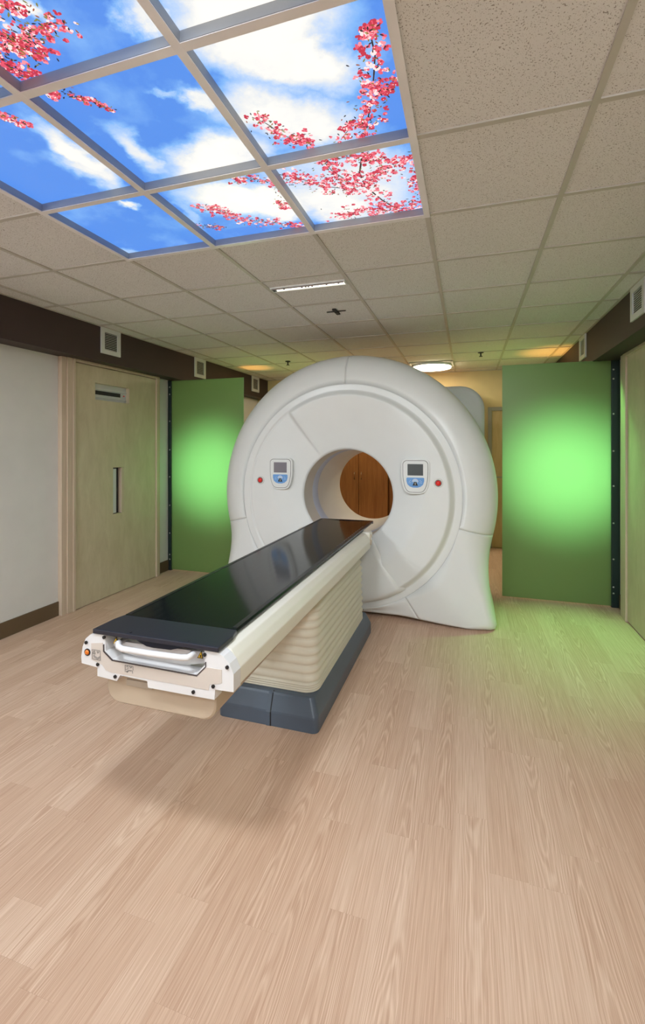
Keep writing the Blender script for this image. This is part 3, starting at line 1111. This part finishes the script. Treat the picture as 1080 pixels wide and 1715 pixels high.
def shell_section(name, a0, a1, m, inset=0.0, gap=.0004, step=1.0, closed=False):
    verts, faces = [], []
    n = max(2, int(abs(a1 - a0) / step))
    g = 0 if closed else math.degrees(gap / 1.2)
    rows = []
    for k in range(n + 1):
        th = math.radians(a0 + g + (a1 - a0 - 2 * g) * k / n)
        row = []
        for r, y in prof(th, inset):
            x, z = polar(th, r)
            row.append(len(verts))
            verts.append(Vector((x, y, max(z, 0.002))) - gl_)
        rows.append(row)
    for k in range(n):
        for q in range(len(rows[0]) - 1):
            faces.append((rows[k][q], rows[k][q + 1], rows[k + 1][q + 1], rows[k + 1][q]))
    o = link(name, pyd(name, verts, faces, True), m, gan)
    if not closed:
        md = o.modifiers.new('thickness', 'SOLIDIFY')
        md.thickness = .008
        md.offset = -1
    return o


JS, JB = -14.0, -58.0
for nm, a, b_ in (('upper_cover', JS, 90), ('upper_cover', 90, 180 - JS), ('foot_cover', JB, JS), ('foot_cover', 180 - JS, 180 - JB), ('bottom_cover', -180 - JB, JB)):
    shell_section(nm, a, b_, M_shell)
shell_section('inner_shell', -90, 270, M_seam, inset=.012, step=2.0, closed=True)

# front face with its stepped ring and dished middle
NT, verts, faces = 360, [], []
RR = [RS - .0012, RS - .004, 1.025, 1.005, .992, .988, .984, .980, .975, .968, .962, .956, .95, .944, .938, .932, .926, .92, .912, .90, .87, .84, .81, .79, .775, .76, .745, .73, .715, .70, .68, .66, .64, .62, .60, .58, .56, .54, .52, .50, .485, .47, .458, .449, .443, .438, .434, .431]


def r_crease(th):
    c, s = math.cos(th), math.sin(th)
    a, b_, z0 = .735, .83, .135
    A = c * c / a / a + s * s / b_ / b_
    B = -2 * s * z0 / b_ / b_
    C = z0 * z0 / b_ / b_ - 1
    return min(.925, (-B + math.sqrt(B * B - 4 * A * C)) / (2 * A))


def face_y(th, r):
    d = math.degrees(th) % 360
    if d > 270:
        d -= 360
    rec = 1 - sm01((d - 123.5) / 3.0)                       # right part lies deeper
    step = sm01((.982 - r) / .056)
    groove = math.exp(-((r - .966) / .008) ** 2) * .010
    yo = Y0 + .002 - rec * .055 * step + (1 - rec) * (.004 * sm01((.97 - r) / .02) + groove)
    rc = r_crease(th)
    if d > 120:
        rc = rc * (1 - .0 * rec)
    if r < rc:
        yc = Y0 + .002 - rec * .055 + (1 - rec) * .004
        t = (rc - r) / (rc - RB)
        y = yc + (YRIM - .012 - yc) * (t ** 1.15)
    else:
        y = yo
    if r < .449:
        y += .012 * ((.449 - r) / .018) ** 2
    if r > 1.036:
        y += .0015 * ((r - 1.036) / .004) ** 2
    return y


def front_offset_y(x, z):
    dx, dz = x - GX, z - GZ
    return face_y(math.atan2(dz, dx), math.hypot(dx, dz))


for k in range(NT):
    th = 2 * math.pi * k / NT
    for r in RR:
        x, z = polar(th, r)
        verts.append(Vector((x, face_y(th, r), z)) - gl_)
nr_ = len(RR)
for k in range(NT):
    k2 = (k + 1) % NT
    for q in range(nr_ - 1):
        faces.append((k * nr_ + q, k * nr_ + q + 1, k2 * nr_ + q + 1, k2 * nr_ + q))
link('front_face', pyd('front_face', verts, faces, True), M_shell, gan)

# bore liner


def lathe_y(name, pr_, m, parent, seg=128, off=gl_):
    verts, faces = [], []
    for k in range(seg):
        th = 2 * math.pi * k / seg
        for r, y in pr_:
            x, z = polar(th, r)
            verts.append(Vector((x, y, z)) - off)
    n = len(pr_)
    for k in range(seg):
        k2 = (k + 1) % seg
        for q in range(n - 1):
            faces.append((k * n + q, k * n + q + 1, k2 * n + q + 1, k2 * n + q))
    return link(name, pyd(name, verts, faces, True), m, parent)


bore = lathe_y('bore_liner', [(.431, 4.187), (.4302, 4.20), (.430, 4.25), (.428, 4.5), (.424, 4.75), (.4165, 5.0), (.408, 5.25), (.4035, 5.37), (.4035, 5.385), (.408, 5.392), (.43, 5.395)], M_shell2, gan)
lathe_y('scan_window', [(.4291, 4.430), (.4276, 4.434), (.4262, 4.60), (.4272, 4.604)], M_bandblue, bore)

# rear housing: rounded rectangular body with the bore through it


def rr_out(th, hw, z0, z1, rad):
    """ray from the bore centre to a rounded rectangle"""
    c, s = math.cos(th), math.sin(th)
    lo, hi = 0.1, 3.0
    for _ in range(40):
        mid = (lo + hi) / 2
        x, z = mid * c, GZ + mid * s
        qx = abs(x) - (hw - rad)
        cz_ = (z0 + z1) / 2
        qz = abs(z - cz_) - ((z1 - z0) / 2 - rad)
        d = math.hypot(max(qx, 0), max(qz, 0)) + min(max(qx, qz), 0) - rad
        if d < 0:
            lo = mid
        else:
            hi = mid
    return lo


verts, faces = [], []
NR = 240
for k in range(NR):
    th = 2 * math.pi * k / NR
    ro = rr_out(th, 1.24, .002, 2.175, .24)
    for r, y in ((.9, 4.83), (ro - .05, 4.84), (ro, 4.86), (ro, 5.30), (ro - .02, 5.36), (ro - .06, 5.395), (.43, 5.395)):
        x, z = polar(th, r)
        verts.append(Vector((x, y, max(.002, z))) - gl_)
for k in range(NR):
    k2 = (k + 1) % NR
    for q in range(6):
        faces.append((k * 7 + q, k * 7 + q + 1, k2 * 7 + q + 1, k2 * 7 + q))
link('rear_housing', pyd('rear_housing', verts, faces, True), M_shellgrey, gan)

# lower front cover (raised wedge below the bore)
verts, faces = [], []
A0, A1, NA = -123.0, -57.0, 44
PRF = [(.405, .05), (.455, -.005), (.50, -.028), (.60, -.040), (.75, -.050), (.88, -.058), (.93, -.058), (.955, -.048), (.975, -.020), (.985, .012), (.985, .04)]
for k in range(NA + 1):
    u = k / NA
    a = A0 + (A1 - A0) * u
    edge = min(u, 1 - u) * NA
    fac = sm01(edge / 3.0)
    for (r, d) in PRF:
        # the sector narrows upwards
        frac = (r - .405) / .58
        half = 33.5 + 2.5 * frac
        th = math.radians(-90 + (a + 90) / 33.0 * half)
        yb_ = 4.098 + .06 * sm01((.62 - r) / .2)
        y = yb_ + (d if d < 0 else 0) * (.15 + .85 * fac) + (d if d > 0 else 0)
        if edge < .5:
            y = 4.20
        x, z = polar(th, r)
        verts.append(Vector((x, y, z)) - gl_)
npf = len(PRF)
for k in range(NA):
    for q in range(npf - 1):
        faces.append((k * npf + q, k * npf + q + 1, (k + 1) * npf + q + 1, (k + 1) * npf + q))
lc = link('lower_cover', pyd('lower_cover', verts, faces, True), M_shell, gan)
for s in (1, -1):
    p = at_y(632, 930, 4.085)
    dx = (p.x - GX) * s
    sc = link('cover_screw', cyl_me(.014, -.006, .004, 'y', 18), M_label, lc, Vector((GX + dx, 4.082, p.z)) - gl_)
    link('screw_core', cyl_me(.006, -.009, -.004, 'y', 12), M_vent, sc)

# control panels


def shield(hw, h, top_r, n=10):
    """shield outline centred in x, from z=0 (top) down to -h"""
    pts = []
    for k in range(n + 1):
        a = math.pi / 2 * k / n
        pts.append((hw - top_r + top_r * math.sin(a), -top_r + top_r * math.cos(a)))
    for k in range(1, n * 2):
        t = k / (n * 2)
        ang = t * math.pi / 2
        pts.append((hw * (math.cos(ang) ** .42), -h * (.45 + .55 * math.sin(ang) ** 1.15) if False else -(.40 * h + .60 * h * math.sin(ang) ** 1.25)))
    left = [(-x, z) for x, z in reversed(pts)]
    return pts + [(0, -h)] + left


def plate(name, pts, y0, y1, m, parent, loc, bevel=0.0):
    return link(name, prism_me(pts, y0, y1, 'y', name, bevel), m, parent, loc)


for cx, cz_, scr in ((at_y(469.5, 790, 4.10).x, 1.453, M_screen2), (at_y(696, 795, 4.07).x, 1.453, M_screen)):
    yf = min(front_offset_y(cx + u, cz_ - .12 + v) for u in (-.1, 0, .1) for v in (-.12, 0, .12)) + .002
    base = plate('control_panel', shield(.106, .262, .035), -.016, .035, M_shell, gan, Vector((cx, yf, cz_)) - gl_, .006)
    base.scale = (1.15, 1.0, 1.15)
    plate('outline_groove', shield(.095, .243, .032), -.0175, -.012, M_seam, base, (0, 0, -.008))
    face_ = plate('panel_face', shield(.091, .235, .030), -.0195, -.013, M_shell, base, (0, 0, -.012))
    plate('display', [(-.058, -.036), (.058, -.036), (.058, -.122), (-.058, -.122)], -.0215, -.016, scr, base, (0, 0, 0))
    kp = [(-.066, -.142), (-.060, -.138), (.060, -.138), (.066, -.142), (.066, -.165), (.058, -.190), (.040, -.206), (.018, -.213), (-.018, -.213), (-.040, -.206), (-.058, -.190), (-.066, -.165)]
    key = plate('keypad', kp, -.0215, -.016, M_blue, base, (0, 0, 0))
    arc = []
    for q in range(13):
        a = math.pi * q / 12
        arc.append((.024 * math.cos(a), -.170 + .024 * math.sin(a)))
    for q in range(13):
        a = math.pi * (12 - q) / 12
        arc.append((.017 * math.cos(a), -.170 + .017 * math.sin(a)))
    plate('ring_symbol', arc, -.0222, -.020, M_bandblue, key, (0, 0, 0))
    disc = [(.017 * math.cos(2 * math.pi * q / 20), -.168 + .017 * math.sin(2 * math.pi * q / 20)) for q in range(20)]
    plate('ring_opening', disc, -.0221, -.020, M_bluelight, key)if False else plate('ring_opening', disc, -.0221, -.020, M_bluelight, key, (0, 0, 0))
    plate('bed_symbol', [(-.010, -.170), (.010, -.170), (.013, -.184), (.021, -.198), (-.021, -.198), (-.013, -.184)], -.0226, -.020, M_black, key, (0, 0, 0))
    plate('arrow_symbol', [(0, -.174), (.005, -.181), (-.005, -.181)], -.023, -.021, M_vent, key, (0, 0, 0))
    plate('arrow_symbol', [(0, -.194), (.005, -.186), (-.005, -.186)], -.023, -.021, M_vent, key, (0, 0, 0))
    for s in (-1, 1):
        for (u, v) in ((.036, -.160), (.044, -.167), (.036, -.176), (.046, -.178)):
            link('key_dot', cyl_me(.003, -.0225, -.020, 'y', 8), M_bluelight, key, (s * u, 0, v))
for px, py, yg in ((436, 804, 4.112), (734, 809, 4.065)):
    p = at_y(px, py, yg)
    yy = front_offset_y(p.x, p.z)
    bz = []
    for q in range(24):
        a = 2 * math.pi * q / 24
        bz.append((.033 * math.cos(a), .033 * math.sin(a)))
    eb = plate('stop_button', bz, -.006, .01, M_shell2, gan, Vector((p.x, yy, p.z)) - gl_, .003)
    eb.scale = (1.25, 1.1, 1.25)
    link('button_well', cyl_me(.024, -.0068, -.005, 'y', 24), M_seam, eb)
    link('red_cap', dome_me(.0185, .014, seg=20), M_red, eb, (0, -.006, 0))

# ------------------------------------------------------------------ patient table
TX = -1.085
ZT = .88
tab = thing('patient_table', 'long patient table with glossy black top, cream rails, bellows and slate base', 'patient table', (TX, 2.8, 0))
tl_ = Vector((TX, 2.8, 0))


def tmesh(name, me, m, parent=tab):
    o = link(name, me, m, parent)
    if parent is tab:
        o.location = -tl_
    return o


def tbox(name, x0, x1, y0, y1, z0, z1, m, bevel=0.0, parent=tab):
    return tmesh(name, box_me(x0, x1, y0, y1, z0, z1, bevel, 2, name), m, parent)


# black top: slightly dished slab
XL, XR = -1.338, -.832
secs = []
for q in range(13):
    u = q / 12
    secs.append((XL + (XR - XL) * u, ZT - .006 * math.sin(math.pi * u)))
top = tmesh('table_top', prism_me(secs + [(XR + .003, ZT - .010), (XR - .012, ZT - .026), (XL + .012, ZT - .026), (XL - .003, ZT - .010)], 1.548, 4.155, 'y', 'table_top', .002), M_carbon)
tmesh('top_end', prism_me([(XL, 4.153), (XR, 4.153), (XR - .002, 4.172), (XR - .02, 4.182), (XL + .02, 4.182), (XL + .002, 4.172)], ZT - .024, ZT - .001, 'z', 'top_end', .002), M_carbon)
for s, x in ((0, XL + .012), (1, XR - .012)):
    verts = []
    tmesh('edge_strip', box_me(x - .010, x + .010, 1.56, 4.15, ZT - .004, ZT + .0012, .001), M_black, tab)
nub = box_me(-.003, .003, -.012, .012, 0, .0012)
nub.materials.append(M_label)
for k in range(14):
    link('edge_mark', nub, None, tab, Vector((XR - .026, 3.05 + k * .06, ZT - .0008)) - tl_)
# navy front lip with chamfered corners
lip = [(XL - .004, 1.550), (XL - .014, 1.50), (XL - .016, 1.392), (XR + .016, 1.392), (XR + .014, 1.50), (XR + .002, 1.550)]
tmesh('front_lip', prism_me(lip, ZT - .020, ZT - .002, 'z', 'front_lip', .003), M_navy)


def cp(a, b_, y=1.40):
    """point on the table's end cap, from the enlarged view of that end"""
    p = at_y(120 + a / 3.6, 1010 + b_ / 3.6, y)
    return (p.x, p.z)


apron = [cp(*p, 1.412) for p in ((200, 165), (320, 192), (380, 212), (455, 258), (500, 268), (600, 280), (690, 262), (780, 262), (850, 272), (850, 255))]
apron[0] = (apron[0][0], ZT - .012)
apron[-1] = (apron[-1][0], ZT - .012)
tmesh('lip_apron', prism_me(apron, 1.408, 1.44, 'y', 'lip_apron'), M_navy)
YC = 1.40
cap_out = [(165, 182), (112, 190), (84, 214), (66, 262), (58, 320), (60, 362), (155, 388), (155, 440), (272, 470), (292, 436), (455, 470), (460, 510), (860, 584), (865, 522), (976, 538), (976, 430), (950, 368), (915, 322), (868, 290),
           (800, 276), (803, 372), (748, 430), (250, 338), (206, 288), (200, 186)]
tmesh('end_cap', prism_me([cp(*p) for p in cap_out], YC, YC + .05, 'y', 'end_cap'), M_capwhite)
bei = [(118, 242), (188, 240), (190, 294), (243, 350), (756, 444), (812, 388), (905, 402), (905, 484), (832, 492), (826, 526), (240, 418), (205, 404), (185, 372), (118, 340)]
fp = tmesh('face_panel', prism_me([cp(*p, 1.399) for p in bei], 1.3985, 1.402, 'y', 'face_panel'), M_beige)
ln = [(190, 250), (190, 292), (243, 348), (755, 441), (810, 386), (810, 356), (805, 356), (805, 383), (752, 435), (246, 342), (195, 289), (195, 250)]
tmesh('trim_line', prism_me([cp(*p, 1.398) for p in ln], 1.397, 1.401, 'y', 'trim_line'), M_line)
# recess behind the handle
rb = [cp(*p, 1.47) for p in ((195, 150), (195, 300), (250, 350), (740, 425), (810, 370), (815, 262))]
tmesh('recess_back', prism_me(rb, 1.468, 1.478, 'y', 'recess_back'), M_creamplastic)
p0, p1 = cp(250, 338, 1.42), cp(748, 430, 1.42)
tmesh('recess_floor', prism_me([(p0[0] - .02, p0[1] - .006), (p1[0] + .02, p1[1] - .006), (p1[0] + .02, p1[1]), (p0[0] - .02, p0[1])], 1.42, 1.47, 'y', 'recess_floor', .001), M_capwhite)
bk = [cp(*p, 1.44) for p in ((300, 300), (420, 335), (470, 352), (480, 345), (580, 362), (625, 385), (690, 390), (720, 372), (800, 368), (800, 300), (300, 235))]
tmesh('latch_plate', prism_me(bk, 1.445, 1.455, 'y', 'latch_plate', .001), M_capwhite)
# push handle
hp = []
A_, B_, C_, D_ = cp(318, 222, 1.45), cp(280, 250, 1.385), cp(715, 325, 1.385), cp(735, 300, 1.45)
path = [(A_[0], 1.462, A_[1]), (A_[0] - .010, 1.42, A_[1] - .006), (B_[0] - .004, 1.392, B_[1] + .002), (B_[0] + .008, 1.378, B_[1] - .004), (B_[0] + .03, 1.374, B_[1] - .008),
        ((B_[0] + C_[0]) / 2, 1.373, (B_[1] + C_[1]) / 2 - .006), (C_[0] - .03, 1.374, C_[1] - .002), (C_[0] - .006, 1.378, C_[1] + .0), (C_[0] + .006, 1.392, C_[1] + .006), (D_[0], 1.42, D_[1]), (D_[0], 1.462, D_[1])]
tmesh('push_handle', tube_me(path, .0108, 14, 'push_handle'), M_capwhite)
# screws, button, signs
scr_me = cyl_me(.0065, -.003, .002, 'y', 14, 'screw')
scr_me.materials.append(M_black)
for a, b_ in ((195, 207), (87, 238), (157, 370), (262, 444), (733, 537), (853, 503), (937, 388), (802, 312)):
    x, z = cp(a, b_, 1.398)
    link('cap_screw', scr_me, None, tab, Vector((x, 1.3985, z)) - tl_)
for a, b_ in ((340, 187), (688, 242)):
    x, z = cp(a, b_, 1.392)
    link('lip_screw', scr_me, None, tab, Vector((x, 1.407, z - .004)) - tl_)
x, z = cp(93, 297, 1.397)
ob = tmesh('side_button', cyl_me(.0135, -.002, .003, 'y', 20), M_black)
ob.location = Vector((x, 1.399, z)) - tl_
link('orange_cap', dome_me(.0095, .006, seg=18), M_orange, ob, (0, -.002, 0))
for tri, yv in (([(268, 203), (247, 246), (280, 250)], 1.418), ([(781, 288), (756, 331), (790, 336)], 1.418)):
    o = tmesh('warning_sign', prism_me([cp(*p, yv) for p in tri], yv, yv + .003, 'y', 'warning_sign'), M_black)
    cx = sum(p[0] for p in tri) / 3
    cy = sum(p[1] for p in tri) / 3
    inner = [(cx + (p[0] - cx) * .74, cy + (p[1] - cy) * .74) for p in tri]
    link('sign_face', prism_me([cp(*p, yv - .001) for p in inner], yv - .0012, yv + .001, 'y', 'sign_face'), M_yellow, o)
    mk = [(cx - 4, cy - 6), (cx + 5, cy - 4), (cx + 3, cy + 4), (cx + 8, cy + 10), (cx - 6, cy + 8), (cx - 1, cy + 2)]
    link('sign_mark', prism_me([cp(*p, yv - .002) for p in mk], yv - .0018, yv, 'y', 'sign_mark'), M_black, o)


def pict(cx, cy, strokes, wpx=1.7):
    """thin printed line drawing on the end cap"""
    vv, ff = [], []
    for (a, b_), (c, d) in strokes:
        a, b_, c, d = cx + a, cy + b_, cx + c, cy + d
        l = math.hypot(c - a, d - b_) or 1
        nx, ny = -(d - b_) / l * wpx, (c - a) / l * wpx
        b0 = len(vv)
        for (u, v) in ((a + nx, b_ + ny), (c + nx, d + ny), (c - nx, d - ny), (a - nx, b_ - ny)):
            q = cp(u, v, 1.3975)
            vv.append((q[0], 1.3975, q[1]))
        ff.append((b0, b0 + 1, b0 + 2, b0 + 3))
    return tmesh('printed_symbol', pyd('printed_symbol', vv, ff), M_label)


pict(148, 312, [((-25, -32), (23, -24)), ((23, -24), (25, 34)), ((25, 34), (-23, 24)), ((-23, 24), (-25, -32)), ((-13, -26), (-20, -8)), ((-20, -8), (-6, -6)), ((-6, -6), (-13, -26)), ((2, -18), (18, -15)), ((10, -20), (10, -6)),
               ((-16, 4), (10, 20)), ((10, 20), (20, 10)), ((-16, 10), (8, 27)), ((8, 27), (21, 18)), ((-16, 4), (-8, 0))])
pict(346, 400, [((-24, -26), (24, -18)), ((24, -18), (24, 6)), ((-24, -26), (-24, 16)), ((-18, -14), (-8, -22)), ((-8, -22), (-6, -2)), ((-6, -2), (-20, 0)), ((0, -18), (18, -8)), ((4, -6), (18, -18)),
               ((-16, 8), (-12, 20)), ((-12, 20), (-6, 6)), ((-6, 6), (20, 8)), ((18, 8), (22, 26)), ((0, 4), (10, 12)), ((-20, 14), (-2, 12))])

# rails
rail = [(XR - .002, .858), (-.800, .850), (-.780, .822), (-.764, .790), (-.763, .733), (-.84, .733), (-.86, .80)]
yr1 = 3.70
tmesh('side_rail', prism_me(rail, YC + .05, yr1, 'y', 'side_rail', .004), M_creamplastic)
tmesh('side_rail', prism_me([(2 * TX - x, z) for x, z in rail], YC + .05, yr1, 'y', 'side_rail', .004), M_creamplastic)
for s in (0, 1):
    def mx(x):
        return x if s == 0 else 2 * TX - x
    pts = [(yr1 + .002, .733), (yr1 + .002, .858), (yr1 + .075, .862), (yr1 + .105, .850), (yr1 + .118, .82), (yr1 + .112, .775), (yr1 + .085, .742)]
    a, b_ = sorted((mx(-.845), mx(-.768)))
    tmesh('rail_end', prism_me(pts, a, b_, 'x', 'rail_end', .012), M_creamplastic)
    cx = mx(-.769)
    a, b_ = sorted((cx, mx(-.762)))
    tmesh('latch_recess', prism_me([(yr1 + .02, .752), (yr1 + .012, .80), (yr1 + .03, .84), (yr1 + .055, .835), (yr1 + .045, .80), (yr1 + .05, .76)], a, b_, 'x', 'latch_recess', .001), M_tray)
    a, b_ = sorted((cx, mx(-.758)))
    tmesh('latch', prism_me([(yr1 + .018, .797), (yr1 + .022, .815), (yr1 + .062, .812), (yr1 + .058, .794)], a, b_, 'x', 'latch', .001), M_steel)
# carriage under the top between the rails
tbox('carriage', -1.33, -.84, 1.48, 3.72, .735, .852, M_creamplastic, .004)
# underside tray
tr = [cp(*p, 1.43) for p in ((275, 455), (284, 560), (298, 605), (318, 640), (350, 664), (600, 722), (815, 768), (842, 766), (866, 740), (880, 690), (890, 560))]
sec = []
for (x, z) in tr:
    sec.append((max(-1.31, min(-.842, x)), z))
xl_, xr_ = min(p[0] for p in sec), max(p[0] for p in sec)
zb = min(p[1] for p in sec)
TXc = TX


def tray_profile(y):
    t = sm01((y - 1.43) / .10)
    hw = .236
    z0 = .592 + .012 * (y - 1.43) / .6
    rad = .055
    pts = [(TXc - hw, .735)]
    for q in range(7):
        a = math.pi / 2 * q / 6
        pts.append((TXc - hw + rad - rad * math.cos(a), z0 + rad - rad * math.sin(a)))
    for q in range(7):
        a = math.pi / 2 * (6 - q) / 6
        pts.append((TXc + hw - rad + rad * math.cos(a), z0 + rad - rad * math.sin(a)))
    pts.append((TXc + hw, .735))
    return pts


verts, faces = [], []
ysec = [1.43, 1.435, 1.7, 2.02, 2.03]
for q, y in enumerate(ysec):
    for (x, z) in tray_profile(y):
        ins_ = .006 if q in (0, len(ysec) - 1) else 0
        verts.append((TXc + (x - TXc) * (1 - ins_ / .236), y, z + (ins_ if z < .70 else 0)))
npf = len(tray_profile(1.5))
for q in range(len(ysec) - 1):
    for k in range(npf - 1):
        faces.append((q * npf + k, q * npf + k + 1, (q + 1) * npf + k + 1, (q + 1) * npf + k))
faces.append(tuple(range(npf)))
faces.append(tuple((len(ysec) - 1) * npf + k for k in range(npf)))
tray = tmesh('under_tray', pyd('under_tray', verts, faces), M_tray)
q0, q1 = cp(335, 440, 1.428), cp(490, 545, 1.428)
tmesh('tray_notch', box_me(q0[0], q1[0], 1.424, 1.432, q1[1] + .014, q0[1] - .01, .001), mat('notch_tan', (0.40, 0.33, 0.26), 0.5), tab)

# bellows: stacked pleats on a rounded rectangle


def rrect(hx, hy, rad, n=6):
    pts = []
    for cx, cy, a0 in ((hx - rad, hy - rad, 0), (-hx + rad, hy - rad, 90), (-hx + rad, -hy + rad, 180), (hx - rad, -hy + rad, 270)):
        for k in range(n + 1):
            a = math.radians(a0 + 90 * k / n)
            pts.append((cx + rad * math.cos(a), cy + rad * math.sin(a)))
    return pts


BCY, BHY, BHX = 3.075, .625, .262
zs = []
z = .172
for k in range(4):                       # compressed folds
    zs.append((z, 0.0))
    zs.append((z + .003, .010))
    zs.append((z + .009, .010))
    z += .012
npl = 11
ph = (.74 - z) / npl
for k in range(npl):
    zs.append((z, -.004))
    zs.append((z + ph * .2, .005))
    zs.append((z + ph * .5, .014))
    zs.append((z + ph * .8, .007))
    z += ph
zs.append((.74, -.004))
verts, faces = [], []
for (zz, off) in zs:
    tp = (zz - .172) / .57
    base_ = rrect(BHX - .012 * tp + off, BHY - .03 * tp + off, .07 + off)
    for (u, v) in base_:
        wob = .006 * math.sin(v * 7 + zz * 31) * tp
        verts.append((TX + u + wob, BCY + .02 * tp + v, zz + .006 * math.sin(v * 5 + zz * 9) * min(1, tp * 3)))
nb = len(rrect(1, 1, .1))
for i in range(len(zs) - 1):
    for k in range(nb):
        faces.append((i * nb + k, i * nb + (k + 1) % nb, (i + 1) * nb + (k + 1) % nb, (i + 1) * nb + k))
faces.append(tuple(range(nb)))
faces.append(tuple((len(zs) - 1) * nb + k for k in range(nb)))
bel = pyd('bellows', verts, faces, True)
tmesh('bellows', bel, M_bellow)

# slate base
verts, faces = [], []
lev = [(0.001, .305, .735, .035), (.075, .305, .735, .035), (.085, .303, .733, .035), (.160, .272, .700, .030), (.170, .266, .694, .030), (.173, .255, .683, .03)]
for (zz, hx, hy, rad) in lev:
    for (u, v) in rrect(hx, hy, rad):
        verts.append((TX + u, 3.10 + v, zz))
for i in range(len(lev) - 1):
    for k in range(nb):
        faces.append((i * nb + k, i * nb + (k + 1) % nb, (i + 1) * nb + (k + 1) % nb, (i + 1) * nb + k))
faces.append(tuple(range(nb)))
faces.append(tuple((len(lev) - 1) * nb + k for k in range(nb)))
bs = tmesh('base', pyd('base', verts, faces), M_slate)
yb_ = 3.10 - .735
sp_ = [(yb_ - .004, .001), (yb_ - .004, .078), (yb_ + .001, .088), (yb_ + .031, .162), (yb_ + .05, .176), (yb_ + .06, .15), (yb_ + .02, .001)]
st = tmesh('base_strap', prism_me(sp_, TX + .002, TX + .026, 'x', 'base_strap', .001), M_slate)
st['label'] = 'narrow seam strip on the slate base'
tmesh('strap_gap', prism_me([(p[0] + .0015, p[1]) for p in sp_], TX + .026, TX + .031, 'x', 'strap_gap'), M_black)
